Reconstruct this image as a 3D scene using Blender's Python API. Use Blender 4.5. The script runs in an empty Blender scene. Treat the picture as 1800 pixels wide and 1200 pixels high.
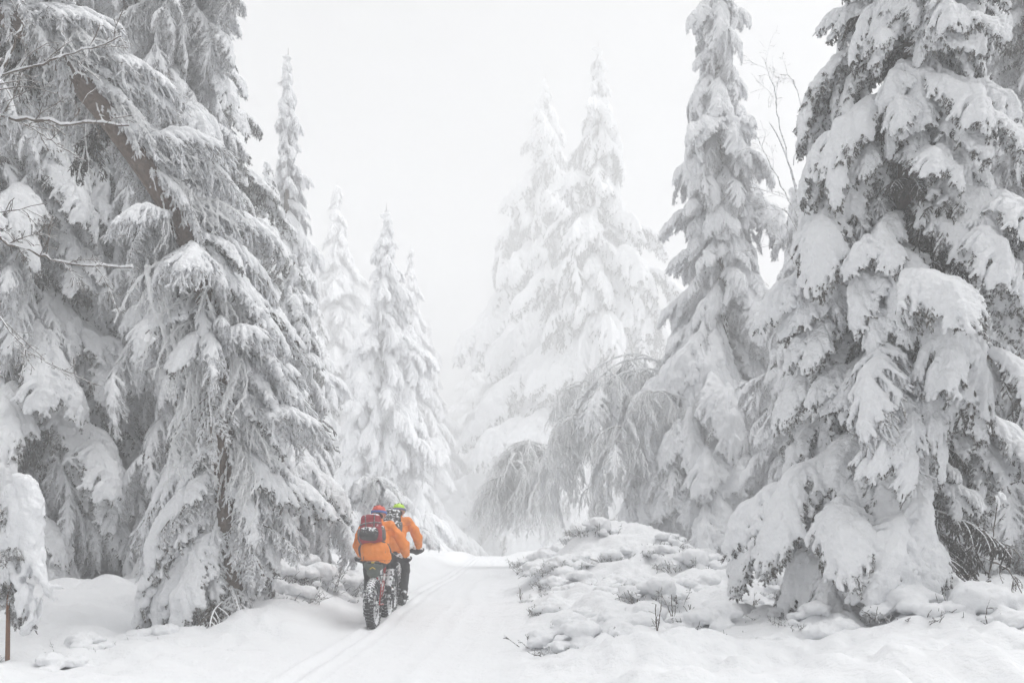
import bpy, math, random
import numpy as np
from mathutils import Matrix, Vector

sc = bpy.context.scene
COL = sc.collection

# ------------------------------------------------------------------ camera
CAM_H, FPX = 1.30, 1500.0
cam_d = bpy.data.cameras.new('camera')
cam = bpy.data.objects.new('camera', cam_d); COL.objects.link(cam)
cam.location = (0, 0, CAM_H); cam.rotation_euler = (math.radians(90), 0, 0)
cam_d.sensor_width = 36; cam_d.lens = 36 * FPX / 1800; cam_d.shift_y = 340 / 1800
cam_d.clip_start = 0.1; cam_d.clip_end = 1000
sc.camera = cam
# ------------------------------------------------------------------ sky, sun, exposure
SUN_EL, SUN_AZ = 66, 78
w = bpy.data.worlds.new('World'); sc.world = w; w.use_nodes = True
nt = w.node_tree; nt.nodes.clear()
sky = nt.nodes.new('ShaderNodeTexSky'); sky.sky_type = 'NISHITA'; sky.sun_disc = False
sky.sun_elevation = math.radians(SUN_EL); sky.sun_rotation = math.radians(SUN_AZ)
sky.dust_density = 8.0; sky.air_density = 1.0
hs = nt.nodes.new('ShaderNodeHueSaturation'); hs.inputs['Saturation'].default_value = 0.06   # overcast: no blue
bg = nt.nodes.new('ShaderNodeBackground'); bg.inputs['Strength'].default_value = 0.15
wo = nt.nodes.new('ShaderNodeOutputWorld')
nt.links.new(sky.outputs[0], hs.inputs['Color']); nt.links.new(hs.outputs[0], bg.inputs[0]); nt.links.new(bg.outputs[0], wo.inputs[0])
sun_d = bpy.data.lights.new('sun', 'SUN'); sun_d.energy = 0.5; sun_d.angle = math.radians(60); sun_d.color = (1, .985, .96)
sun = bpy.data.objects.new('sun', sun_d); COL.objects.link(sun)
_a = math.radians(SUN_AZ); _e = math.radians(SUN_EL)
sdir = Vector((math.sin(_a) * math.cos(_e), math.cos(_a) * math.cos(_e), math.sin(_e)))
sun.rotation_euler = sdir.to_track_quat('Z', 'Y').to_euler()
vs = sc.view_settings
vs.view_transform = 'Standard'; vs.look = 'None'; vs.exposure = 0.32; vs.gamma = 1; vs.use_curve_mapping = False
sc.render.engine = 'CYCLES'
cy = sc.cycles
cy.max_bounces = 16; cy.diffuse_bounces = 12; cy.glossy_bounces = 2; cy.transmission_bounces = 2; cy.volume_bounces = 8
cy.transparent_max_bounces = 8
cy.use_denoising = True; cy.use_adaptive_sampling = True; cy.adaptive_threshold = 0.02
HAZE_DENSITY = 0.0112

R = math.radians
def px(u, v, d):
    return np.array([(u - 900) / FPX * d, d, CAM_H - (v - 940) / FPX * d])

# ------------------------------------------------------------------ noise
def vnoise(p, seed=0):
    """3D value noise in -1..1 over an (n,3) array"""
    p = np.asarray(p, float)
    i = np.floor(p).astype(np.int64); f = p - i
    f = f * f * (3 - 2 * f)
    def h(ix, iy, iz):
        n = (ix * 73856093) ^ (iy * 19349663) ^ (iz * 83492791) ^ (seed * 2654435761)
        n = (n ^ (n >> 13)) * 1274126177
        n = n & 0x7fffffff
        n = (n ^ (n >> 16)) * 668265263
        return ((n & 0xffff) / 32767.5) - 1
    x, y, z = i[:, 0], i[:, 1], i[:, 2]; fx, fy, fz = f[:, 0], f[:, 1], f[:, 2]
    def l(a, b, t): return a + (b - a) * t
    return l(l(l(h(x, y, z), h(x + 1, y, z), fx), l(h(x, y + 1, z), h(x + 1, y + 1, z), fx), fy),
             l(l(h(x, y, z + 1), h(x + 1, y, z + 1), fx), l(h(x, y + 1, z + 1), h(x + 1, y + 1, z + 1), fx), fy), fz)
def fbm(p, oct=3, seed=0):
    s = 0; a = 1; q = np.asarray(p, float)
    for k in range(oct):
        s = s + a * vnoise(q, seed + k); q = q * 2.03 + 11.3; a *= .5
    return s
def nrm(v): return v / (np.linalg.norm(v, axis=-1, keepdims=True) + 1e-9)
def smooth(a, b, x):
    t = np.clip((x - a) / (b - a), 0, 1); return t * t * (3 - 2 * t)

# ------------------------------------------------------------------ materials
def mat(name):
    m = bpy.data.materials.new(name); m.use_nodes = True
    return m, m.node_tree, m.node_tree.nodes['Principled BSDF']
def plain(name, col, rough=.8, snow=0.0, noise=.15, scale=30, spec=.3, snow_scale=18, bump=0.0):
    """base colour with mottling; snow>0 dusts the faces that look up and some speckles"""
    m, t, b = mat(name)
    N, Lk = t.nodes, t.links
    b.inputs['Roughness'].default_value = rough; b.inputs['Specular IOR Level'].default_value = spec
    geo = N.new('ShaderNodeNewGeometry')
    tc = N.new('ShaderNodeTexCoord')
    nz = N.new('ShaderNodeTexNoise'); nz.inputs['Scale'].default_value = scale; nz.inputs['Detail'].default_value = 4
    Lk.new(tc.outputs['Object'], nz.inputs['Vector'])
    mx = N.new('ShaderNodeMix'); mx.data_type = 'RGBA'
    mx.inputs[6].default_value = (*[c * (1 - noise) for c in col], 1); mx.inputs[7].default_value = (*[min(1, c * (1 + noise)) for c in col], 1)
    Lk.new(nz.outputs['Fac'], mx.inputs[0])
    out = mx.outputs[2]
    if snow > 0:
        n2 = N.new('ShaderNodeTexNoise'); n2.inputs['Scale'].default_value = snow_scale; n2.inputs['Detail'].default_value = 5; n2.inputs['Roughness'].default_value = .65
        Lk.new(tc.outputs['Object'], n2.inputs['Vector'])
        sep = N.new('ShaderNodeSeparateXYZ'); Lk.new(geo.outputs['Normal'], sep.inputs[0])
        ma = N.new('ShaderNodeMath'); ma.operation = 'MULTIPLY_ADD'; ma.inputs[1].default_value = .35
        Lk.new(sep.outputs['Z'], ma.inputs[0]); Lk.new(n2.outputs['Fac'], ma.inputs[2])
        mr = N.new('ShaderNodeMapRange'); mr.inputs[1].default_value = 1.0 - snow; mr.inputs[2].default_value = 1.06 - snow
        Lk.new(ma.outputs[0], mr.inputs[0])
        m2 = N.new('ShaderNodeMix'); m2.data_type = 'RGBA'; m2.inputs[7].default_value = (.86, .87, .89, 1)
        Lk.new(mr.outputs[0], m2.inputs[0]); Lk.new(out, m2.inputs[6]); out = m2.outputs[2]
    Lk.new(out, b.inputs['Base Color'])
    if bump:
        bp = N.new('ShaderNodeBump'); bp.inputs['Strength'].default_value = bump; bp.inputs['Distance'].default_value = .02
        Lk.new(nz.outputs['Fac'], bp.inputs['Height']); Lk.new(bp.outputs[0], b.inputs['Normal'])
    return m
def snow_material(name, bump_scale, dist, alb=1.0):
    m, t, b = mat(name); N, Lk = t.nodes, t.links
    geo = N.new('ShaderNodeNewGeometry')
    nz = N.new('ShaderNodeTexNoise'); nz.inputs['Scale'].default_value = bump_scale; nz.inputs['Detail'].default_value = 6; nz.inputs['Roughness'].default_value = .62
    Lk.new(geo.outputs['Position'], nz.inputs['Vector'])
    bp = N.new('ShaderNodeBump'); bp.inputs['Strength'].default_value = .7; bp.inputs['Distance'].default_value = dist
    Lk.new(nz.outputs['Fac'], bp.inputs['Height']); Lk.new(bp.outputs[0], b.inputs['Normal'])
    cr = N.new('ShaderNodeMix'); cr.data_type = 'RGBA'; cr.inputs[6].default_value = (*[c * alb for c in (.84, .855, .88)], 1); cr.inputs[7].default_value = (*[c * alb for c in (.90, .905, .915)], 1)
    Lk.new(nz.outputs['Fac'], cr.inputs[0]); Lk.new(cr.outputs[2], b.inputs['Base Color'])
    b.inputs['Roughness'].default_value = .75; b.inputs['Specular IOR Level'].default_value = .15
    return m
def frost_material(name, dark, white, cover, trans=0.0):
    m, t, b = mat(name); N, Lk = t.nodes, t.links
    geo = N.new('ShaderNodeNewGeometry')
    nz = N.new('ShaderNodeTexNoise'); nz.inputs['Scale'].default_value = 22; nz.inputs['Detail'].default_value = 4; nz.inputs['Roughness'].default_value = .7
    Lk.new(geo.outputs['Position'], nz.inputs['Vector'])
    sep = N.new('ShaderNodeSeparateXYZ'); Lk.new(geo.outputs['True Normal'], sep.inputs[0])
    ma = N.new('ShaderNodeMath'); ma.operation = 'MULTIPLY_ADD'; ma.inputs[1].default_value = .16
    Lk.new(sep.outputs['Z'], ma.inputs[0]); Lk.new(nz.outputs['Fac'], ma.inputs[2])
    mr = N.new('ShaderNodeMapRange'); mr.inputs[1].default_value = .62 - cover * .4; mr.inputs[2].default_value = .78 - cover * .4
    Lk.new(ma.outputs[0], mr.inputs[0])
    mx = N.new('ShaderNodeMix'); mx.data_type = 'RGBA'; mx.inputs[6].default_value = (*dark, 1); mx.inputs[7].default_value = (*white, 1)
    Lk.new(mr.outputs[0], mx.inputs[0]); Lk.new(mx.outputs[2], b.inputs['Base Color'])
    b.inputs['Roughness'].default_value = .8; b.inputs['Specular IOR Level'].default_value = .15
    if trans:      # light passes through thin rime
        tr = N.new('ShaderNodeBsdfTranslucent'); ms = N.new('ShaderNodeMixShader'); ms.inputs[0].default_value = trans
        Lk.new(mx.outputs[2], tr.inputs['Color']); Lk.new(b.outputs[0], ms.inputs[1]); Lk.new(tr.outputs[0], ms.inputs[2]); Lk.new(ms.outputs[0], N['Material Output'].inputs['Surface'])
    return m
M = {}
M['snow'] = snow_material('snow', 30, .04, 1.02)
M['ground_snow'] = snow_material('ground_snow', 16, .03, .92)
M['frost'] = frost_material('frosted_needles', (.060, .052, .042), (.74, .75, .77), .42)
M['shade_dead_needles'] = frost_material('shade_dead_needles', (.040, .034, .027), (.55, .55, .56), .12)  # dead inner twigs, coloured near black to stand in for shade in the gaps
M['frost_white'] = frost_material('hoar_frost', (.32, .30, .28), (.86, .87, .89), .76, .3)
M['rime'] = frost_material('rime', (.80, .80, .80), (.94, .945, .95), .85, .5)
M['bark'] = plain('bark', (.115, .085, .068), .9, snow=.31, noise=.6, scale=22, bump=1.0, snow_scale=7)
M['twig'] = plain('twig', (.10, .08, .065), .9, snow=.42, noise=.4, scale=20, snow_scale=14)
M['stem'] = plain('stem', (.19, .085, .04), .8, snow=.12, noise=.3, scale=40)

# ------------------------------------------------------------------ mesh helpers
def link(name, me, m=None, parent=None, kind=None, smooth_=True, loc=None):
    o = bpy.data.objects.new(name, me); COL.objects.link(o)
    if m is not None and len(me.materials) == 0: me.materials.append(M[m] if isinstance(m, str) else m)
    if parent is not None: o.parent = parent
    if kind: o['kind'] = kind
    if loc is not None: o.location = loc
    return o
def tag(o, label=None, cat=None, group=None, kind=None):
    if label: o['label'] = label
    if cat: o['category'] = cat
    if group: o['group'] = group
    if kind: o['kind'] = kind
    return o
def thing(name, label, cat, loc=(0, 0, 0), group=None, rz=0):
    o = bpy.data.objects.new(name, None); COL.objects.link(o); o.location = [float(c) for c in loc]; o.rotation_euler = (0, 0, rz)
    o.empty_display_size = .2
    return tag(o, label, cat, group)
def mesh_np(name, V, F, mats=None, mi=None, shade=True):
    """F is (n,3) or (n,4) int array or a list of them"""
    if not isinstance(F, list): F = [F]
    F = [f for f in F if len(f)]
    me = bpy.data.meshes.new(name)
    nl = sum(f.size for f in F); npoly = sum(len(f) for f in F)
    me.vertices.add(len(V)); me.vertices.foreach_set('co', np.asarray(V, np.float32).ravel())
    me.loops.add(nl); me.loops.foreach_set('vertex_index', np.concatenate([f.ravel() for f in F]).astype(np.int32))
    me.polygons.add(npoly)
    st = []; k = 0
    for f in F:
        st.append(np.arange(len(f)) * f.shape[1] + k); k += f.size
    me.polygons.foreach_set('loop_start', np.concatenate(st).astype(np.int32))
    if mats:
        for m in mats: me.materials.append(M[m] if isinstance(m, str) else m)
    if mi is not None: me.polygons.foreach_set('material_index', np.asarray(mi, np.int32))
    me.polygons.foreach_set('use_smooth', np.full(npoly, shade))
    me.update(calc_edges=True)
    return me
class Acc:
    def __init__(s): s.V = []; s.T = []; s.Q = []; s.n = 0; s.tm = []; s.qm = []
    def add(s, V, F, mi=0):
        V = np.asarray(V, float).reshape(-1, 3); F = np.asarray(F, int)
        if F.shape[1] == 3: s.T.append(F + s.n); s.tm.append(np.full(len(F), mi))
        else: s.Q.append(F + s.n); s.qm.append(np.full(len(F), mi))
        s.V.append(V); s.n += len(V)
    def mesh(s, name, mats, shade=True):
        F = []; mi = []
        if s.T: F.append(np.concatenate(s.T)); mi.append(np.concatenate(s.tm))
        if s.Q: F.append(np.concatenate(s.Q)); mi.append(np.concatenate(s.qm))
        return mesh_np(name, np.concatenate(s.V), F, mats, np.concatenate(mi), shade)
def tubes(P, Rd, sides=4, cap=True):
    """P (n,k,3) polylines, Rd (n,k) radii -> verts, quads"""
    P = np.asarray(P, float); Rd = np.asarray(Rd, float)
    n, k, _ = P.shape
    T = np.gradient(P, axis=1); T = nrm(T)
    ref = np.where(np.abs(T[:, :1, 2:3]) > .9, np.array([[[1., 0, 0]]]), np.array([[[0, 0, 1.]]]))
    U = nrm(np.cross(T, np.broadcast_to(ref, T.shape))); W = np.cross(T, U)
    a = np.arange(sides) * 2 * math.pi / sides
    V = P[:, :, None, :] + Rd[:, :, None, None] * (np.cos(a)[None, None, :, None] * U[:, :, None, :] + np.sin(a)[None, None, :, None] * W[:, :, None, :])
    idx = np.arange(n * k * sides).reshape(n, k, sides)
    A = idx[:, :-1, :]; B = idx[:, 1:, :]
    Q = np.stack([A, np.roll(A, -1, 2), np.roll(B, -1, 2), B], -1).reshape(-1, 4)
    return V.reshape(-1, 3), Q
def tube(pts, rad, sides=8):
    pts = np.asarray(pts, float); rad = np.broadcast_to(np.asarray(rad, float), (len(pts),))
    # closed ends by collapsing the radius
    p = np.concatenate([pts[:1], pts, pts[-1:]]); r = np.concatenate([[1e-4], rad, [1e-4]])
    p[0] -= (pts[1] - pts[0]) * 1e-3; p[-1] += (pts[-1] - pts[-2]) * 1e-3
    return tubes(p[None], r[None], sides)
def resample(pts, n):
    """smooth (Catmull-Rom) resample"""
    p = np.asarray(pts, float); m = len(p)
    t = np.linspace(0, m - 1, n); i = np.clip(t.astype(int), 0, m - 2); f = (t - i)[:, None]
    g = lambda k: p[np.clip(k, 0, m - 1)]
    a, b, c, d = g(i - 1), g(i), g(i + 1), g(i + 2)
    return .5 * (2 * b + (c - a) * f + (2 * a - 5 * b + 4 * c - d) * f ** 2 + (-a + 3 * b - 3 * c + d) * f ** 3)
_g = (1 + 5 ** .5) / 2
def _ico(sub):
    import bmesh
    bm = bmesh.new(); bmesh.ops.create_icosphere(bm, subdivisions=sub, radius=1)
    V = np.array([v.co[:] for v in bm.verts]); F = np.array([[v.index for v in f.verts] for f in bm.faces]); bm.free()
    return V, F
ICO1, ICO2 = _ico(1), _ico(2)
def blob(P, Rd, voxel, smooth_n=4, scale=(1, 1, 1), noise=(), seed=0, ico=None, rot=None):
    """union of balls -> one closed smooth skin (voxel remesh, relaxed, roughened). returns V, quads"""
    P = np.asarray(P, float); Rd = np.asarray(Rd, float)
    iv, if_ = ico or ICO2
    S = np.asarray(scale, float)
    if S.ndim == 1: S = np.broadcast_to(S, (len(P), 3))
    V = (P[:, None, :] + Rd[:, None, None] * iv[None] * S[:, None, :]).reshape(-1, 3)
    F = (if_[None] + (np.arange(len(P)) * len(iv))[:, None, None]).reshape(-1, 3)
    me = mesh_np('tmp', V, F)
    o = bpy.data.objects.new('tmp', me); COL.objects.link(o)
    md = o.modifiers.new('r', 'REMESH'); md.mode = 'VOXEL'; md.voxel_size = voxel; md.adaptivity = 0
    if smooth_n:
        sm = o.modifiers.new('s', 'SMOOTH'); sm.factor = .5; sm.iterations = smooth_n
    dg = bpy.context.evaluated_depsgraph_get(); e = o.evaluated_get(dg); m2 = e.to_mesh()
    V = np.empty(len(m2.vertices) * 3, np.float32); m2.vertices.foreach_get('co', V); V = V.reshape(-1, 3).astype(float)
    Nn = np.empty(len(m2.vertices) * 3, np.float32); m2.vertices.foreach_get('normal', Nn); Nn = Nn.reshape(-1, 3)
    lt = np.empty(len(m2.polygons), np.int32); m2.polygons.foreach_get('loop_total', lt)
    vi = np.empty(len(m2.loops), np.int32); m2.loops.foreach_get('vertex_index', vi)
    if (lt == 4).all(): F = vi.reshape(-1, 4)
    else:
        m2.calc_loop_triangles(); t = np.empty(len(m2.loop_triangles) * 3, np.int32); m2.loop_triangles.foreach_get('vertices', t); F = t.reshape(-1, 3)
    e.to_mesh_clear(); bpy.data.objects.remove(o); bpy.data.meshes.remove(me)
    for (fr, am) in noise:
        V = V + Nn * (am * fbm(V * fr, 2, seed))[:, None]
    return V, F
def sweep(pts, rad, step=.5):
    """balls along a polyline, radii interpolated"""
    pts = np.asarray(pts, float); rad = np.broadcast_to(np.asarray(rad, float), (len(pts),))
    P = []; Q = []
    for a, b, ra, rb in zip(pts[:-1], pts[1:], rad[:-1], rad[1:]):
        n = max(1, int(np.linalg.norm(b - a) / (step * max(.004, min(ra, rb)))))
        for t in np.linspace(0, 1, n, endpoint=False): P.append(a + (b - a) * t); Q.append(ra + (rb - ra) * t)
    P.append(pts[-1]); Q.append(rad[-1])
    return np.array(P), np.array(Q)
def sweeps(*items):
    A = [sweep(p, r) for p, r in items]
    return np.concatenate([a[0] for a in A]), np.concatenate([a[1] for a in A])

# ------------------------------------------------------------------ ground
PATH_X = lambda y: -1.32 - .00022 * np.maximum(0, y - 24) ** 2
_rb = np.random.default_rng(5)
def ground_h(x, y):
    x = np.asarray(x, float); y = np.asarray(y, float)
    p = np.stack([x, y, np.zeros_like(x)], -1).reshape(-1, 3)
    sh = x.shape
    f = lambda fr, o, s: fbm(p * fr, o, s).reshape(sh)
    dx = x - PATH_X(y)
    base = .10 * smooth(11.6, 13.6, y) - .10 * smooth(15, 30, y) - .0006 * np.maximum(0, y - 42) ** 2
    right = smooth(.95, 2.5, dx); left = smooth(.95, 2.1, -dx)
    h = base + right * (.28 + .10 * smooth(2, 6, dx) + .13 * f(.55, 2, 3)) + left * (.28 * smooth(9.5, 12.5, y) + .04 + .12 * smooth(2, 5, -dx) * smooth(9, 16, y) + .10 * f(.6, 2, 7))
    h = h + right * 1.2 * np.exp(-((x - 2.1) / 1.6) ** 2 - ((y - 17.2) / 2.4) ** 2)
    h = h + .45 * smooth(1.5, 3, -dx) * np.exp(-((x + 3.3) / 1.0) ** 2 - ((y - 14.6) / 1.6) ** 2)
    h = h + .16 * np.exp(-((x - 4.9) / .8) ** 2 - ((y - 8.2) / .6) ** 2)
    h = h - .22 * np.exp(-((x + 4.5) / .9) ** 2 - ((y - 11.6) / .7) ** 2)          # well under the leaning spruce
    # soft lumps off the path
    off = np.maximum(right, left)
    bil = lambda fr, sd: np.abs(vnoise(p * fr + .25 * fbm(p * fr * 2, 1, sd + 3)[:, None], sd)).reshape(sh)
    h = h + right * smooth(40, 22, y) * (.15 * bil(1.5, 31) + .10 * bil(3.2, 37) + .04 * bil(8, 41) - .09) + left * .06 * bil(2.2, 43) * smooth(30, 18, y)
    h = h + off * (.075 * f(1.7, 2, 11) + .03 * f(4.5, 2, 13)) * smooth(60, 20, y)
    h = h + (1 - off) * (.012 * f(2.2, 2, 17) + .006 * f(9, 2, 19) * smooth(30, 12, y))
    # tyre ruts in the trail
    wob = .05 * np.sin(y * .55) + .03 * np.sin(y * 1.3 + 1)
    for (rx, dep, wd) in ((-.62, .052, .075), (-.42, .022, .07), (.35, .012, .09), (.75, .010, .12)):
        e = (dx - rx - wob * (1 + rx)) / wd
        knob = .7 + .3 * np.sin(y * 70 + 2 * np.sign(e)) * np.sin(dx * 90)
        h = h - .75 * dep * knob * np.exp(-e * e) * (1 - off) + dep * .55 * (np.exp(-((e - 1.7) * 1.4) ** 2) + np.exp(-((e + 1.7) * 1.4) ** 2)) * (1 - off)
    return h
def gz(x, y): return float(ground_h(np.array([x]), np.array([y]))[0])
def spacing(lo, hi, fine, grow, c):
    a = [c]; s = fine
    while a[-1] < hi: a.append(a[-1] + s); s *= grow
    b = [c]; s = fine
    while b[-1] > lo: b.append(b[-1] - s); s *= grow
    return np.array(b[:0:-1] + a)
xs = np.concatenate([-spacing(7, 150, .05, 1.03, 7)[::-1][:-1] if False else -np.array(list(reversed(spacing(7, 150, .05, 1.04, 7))))[:-1], np.arange(-7, 7.01, .045)[:-1], spacing(7, 150, .05, 1.04, 7)])
ys = np.concatenate([-np.array(list(reversed(spacing(0, 14, .4, 1.1, 0)))), np.arange(.4, 6, .2), np.arange(6, 16, .045), spacing(16, 190, .05, 1.022, 16)])
xs = np.unique(np.round(xs, 4)); ys = np.unique(np.round(ys, 4))
X, Y = np.meshgrid(xs, ys)
Z = ground_h(X, Y)
idx = np.arange(X.size).reshape(X.shape)
Q = np.stack([idx[:-1, :-1], idx[:-1, 1:], idx[1:, 1:], idx[1:, :-1]], -1).reshape(-1, 4)
ground = link('ground', mesh_np('ground', np.stack([X, Y, Z], -1).reshape(-1, 3), Q, ['ground_snow']), kind='structure')
ground['label'] = 'snow covered ground with a trail of faint tyre ruts between low banks'

# ------------------------------------------------------------------ boughs
UP = np.array([0, 0, 1.])
def grow(rng, p, d, L, n, droop, wob=.12):
    """polyline of n points from p along d, bending down"""
    pts = [np.array(p, float)]; d = nrm(np.array(d, float)); st = L / (n - 1)
    for i in range(n - 1):
        d = nrm(d + np.array([0, 0, -droop / (n - 1)]) + rng.normal(0, wob, 3) / math.sqrt(n))
        pts.append(pts[-1] + d * st)
    return np.array(pts)
def spray(rng, p, d, L, droop, wob=.2, kids=4):
    """a hanging frosted shoot: one twig and its short side shoots"""
    a = grow(rng, p, d, L, 5, droop, wob); out = [(a, 1.0)]
    for k in range(kids):
        u = rng.uniform(.15, .95) * 4; i = min(3, int(u)); q = a[i] + (a[i + 1] - a[i]) * (u - i); t = nrm(a[i + 1] - a[i])
        r = rng.normal(0, 1, 3); r = nrm(r - t * (r @ t))
        out.append((grow(rng, q, t * .8 + r * .75 + np.array([0, 0, -.15]), L * rng.uniform(.25, .5) * (1.1 - .12 * u), 5, .3), .85))
    return out
def bough(seed, L=1.6, e0=5, e1=-62, W=.42, nlat=13, hang=.12, hang_n=3, load=1.0, voxel=.0155, needle=.02, spikes=9, name='bough', cover='frost', bare=.12, lift_k=1.0, rope=False):
    rng = np.random.default_rng(seed)
    n = 16; s = np.linspace(0, 1, n)
    el = np.radians(e0 + (e1 - e0) * s ** 1.1) ; yaw = np.cumsum(rng.normal(0, .07, n))
    d = np.stack([np.cos(el) * np.cos(yaw), np.cos(el) * np.sin(yaw), np.sin(el)], -1)
    main = np.concatenate([[np.zeros(3)], np.cumsum(d[:-1] * L / (n - 1), 0)])
    tw = []; lat = []; outer = []
    for s_ in np.linspace(bare + .03, .985, nlat):
        for sd in (-1, 1):
            q = np.clip(s_ + rng.normal(0, .018), .1, .99)
            i = q * (n - 1); k = int(i); p = main[k] + (main[min(k + 1, n - 1)] - main[k]) * (i - k)
            t = d[k]; side = nrm(np.cross(UP, t)) * sd * -1
            an = R(64 - 38 * q + rng.normal(0, 7))
            ll = W * L * (math.sin(math.pi * min(1, (q + .06)) ** .9) ** .7 * .85 + .15) * rng.uniform(.7, 1.2)
            dr = t * math.cos(an) + side * math.sin(an)
            lp = grow(rng, p, dr, ll, 7, .5 + .7 * rng.random())
            lat.append((lp, ll, q))
            m = max(2, int(ll / .075))
            for j in range(m):
                u = (j + .6) / (m + .1); a = u * 6; k2 = min(5, int(a)); p2 = lp[k2] + (lp[k2 + 1] - lp[k2]) * (a - k2)
                td = nrm(lp[k2 + 1] - lp[k2]); sl = nrm(np.cross(UP, td) + 1e-4)
                for s2 in (-1, 1):
                    l2 = min(.17, ll * .34) * (1.15 - u * .5) * rng.uniform(.6, 1.25)
                    tp = grow(rng, p2, td * .75 + sl * s2 * .75, l2, 5, .8)
                    tw.append((tp, 1.0)); outer.append((tp, u))
                if rng.random() < hang_n * .2:
                    tw += spray(rng, p2, td * .3 + np.array([0, 0, -1.]) + rng.normal(0, .25, 3), hang * L * rng.uniform(.4, 1.15), .5, .3, 3)
    for j in range(int(hang_n * 8)):
        q = rng.uniform(bare, .97); k = min(n - 2, int(q * (n - 1)))
        tw += spray(rng, main[k] + d[k] * rng.uniform(0, .1), np.array([0, 0, -1.]) + rng.normal(0, .3, 3) + d[k] * .3, hang * L * rng.uniform(.5, 1.3), .5, .3, 4)
    A = Acc()
    mr = np.linspace(.022, .006, n) * L
    V, Qd = tubes(main[None], mr[None], 5); A.add(V, Qd, 1)
    LP = np.array([l[0] for l in lat]); lr = np.linspace(.011, .005, 7)[None] * np.ones((len(lat), 1))
    V, Qd = tubes(LP, lr, 3); A.add(V, Qd, 1)
    TW = np.array([t[0] for t in tw]); tr = np.array([t[1] for t in tw])
    rad = np.array([.007, .012, .0145, .013, .005])[None] * tr[:, None] * (1 + .35 * rng.normal(0, 1, (len(tw), 5)).clip(-1.5, 1.5)) * (needle / .02)
    V, Qd = tubes(TW, rad, 4); A.add(V, Qd, 0)
    def slivers(PL, cnt, ln):
        m = len(PL); K = PL.shape[1]
        u = rng.uniform(.04, 1, (m, cnt)) * (K - 1); k = np.minimum(u.astype(int), K - 2); f = (u - k)[..., None]
        ii = np.arange(m)[:, None]
        p = PL[ii, k] * (1 - f) + PL[ii, k + 1] * f; t = nrm(PL[ii, k + 1] - PL[ii, k])
        r = rng.normal(0, 1, p.shape); r = nrm(r - t * (r * t).sum(-1, keepdims=True))
        dd = nrm(t * .7 + r + np.array([0, 0, -.15])); ln_ = ln * rng.uniform(.6, 1.4, (m, cnt, 1)) + .008
        w1 = nrm(np.cross(dd, r + .01)) * ln * .2; w2 = nrm(np.cross(dd, w1)) * ln * .2
        tip = p + dd * ln_; mid = p + dd * ln_ * .45
        V = np.stack([mid + w1, mid - w1 * .5 + w2 * .87, mid - w1 * .5 - w2 * .87, tip, p], -2).reshape(-1, 3)
        b = (np.arange(m * cnt) * 5)[:, None, None]
        F = (np.array([[3, 0, 1], [3, 1, 2], [3, 2, 0], [4, 1, 0], [4, 2, 1], [4, 0, 2]])[None] + b).reshape(-1, 3)
        A.add(V, F, 0)
    slivers(TW, spikes, needle); slivers(LP, int(spikes * 2), needle)
    me = A.mesh(name + '_needles', [cover, 'rime' if cover == 'rime' else 'twig'], False)
    out = dict(L=L, main=main, needles=me, snow=None)
    if load > 0:
        P = []; Rr = []
        def put(p, r, lift=.5): P.append(p + UP * r * lift * lift_k); Rr.append(r)
        ph = rng.uniform(0, 9)
        for i in np.linspace(bare, 1, int(L / .03)):
            a = i * (n - 1); k = min(n - 2, int(a)); p = main[k] + (main[k + 1] - main[k]) * (a - k)
            put(p, load * L * (.026 + .040 * math.sin(math.pi * min(1, i * .80 + .12)) ** 1.5) * (1 + .28 * vnoise(np.array([[i * 6 + ph, seed, 0]]))[0]))
        for (lp, ll, q) in lat:
            if rng.random() < .05: continue
            g = math.sin(math.pi * min(1, q * .8 + .12)) ** 1.2
            for u in np.linspace(.05, rng.uniform(.85, 1.0), max(5, int(ll / .022))):
                a = u * 6; k = min(5, int(a)); p = lp[k] + (lp[k + 1] - lp[k]) * (a - k)
                put(p, load * L * ((.017 + .024 * g) * (1 - u) ** .8 + .0165 + .003 * rng.normal()), .45)
        for (tp, u0) in outer:
            lump = rng.uniform(.75, 1.25)
            if rng.random() < .72 * min(1.1, load):
                for u in (.3, .55, .8, 1.0):
                    put(tp[int(u * 4)], load * L * (.0185 - .005 * u) * lump, .35)
        if rope:
            for (tp, _) in tw:
                if tp[-1, 2] < tp[0, 2] - .04 * L * .5 and rng.random() < .75:
                    for u in np.linspace(0, 4, 7):
                        i = min(3, int(u)); put(tp[i] + (tp[i + 1] - tp[i]) * (u - i), L * rng.uniform(.009, .0135) * (1.1 - .1 * u))
        P = np.array(P); Rr = np.maximum(np.array(Rr), voxel * .7)
        V, F = blob(P, Rr, voxel, 2, (1, 1, .88), ((5, .018 * L * load), (15, .010), (40, .004)), seed, ICO1)
        out['snow'] = mesh_np(name + '_snow', V, F, ['snow'])
    return out
def joined(b, name, swap=None, frm='frost'):
    """needles and snow of a bough in one mesh, for trees farther off"""
    A = Acc(); mi = 0
    mats = []
    for me in (b['needles'], b['snow']):
        if me is None: continue
        V = np.empty(len(me.vertices) * 3, np.float32); me.vertices.foreach_get('co', V)
        me.calc_loop_triangles(); t = np.empty(len(me.loop_triangles) * 3, np.int32); me.loop_triangles.foreach_get('vertices', t)
        ti = np.empty(len(me.loop_triangles), np.int32); me.loop_triangles.foreach_get('material_index', ti)
        off = len(mats); mats += [M[swap] if (swap and m == M[frm]) else m for m in me.materials]
        V = V.reshape(-1, 3); t = t.reshape(-1, 3)
        for k in range(len(me.materials)):
            if (ti == k).any():
                A.T.append(t[ti == k] + A.n); A.tm.append(np.full(int((ti == k).sum()), off + k))
        A.V.append(V.astype(float)); A.n += len(V)
    me = A.mesh(name, mats, True)
    return me
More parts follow.
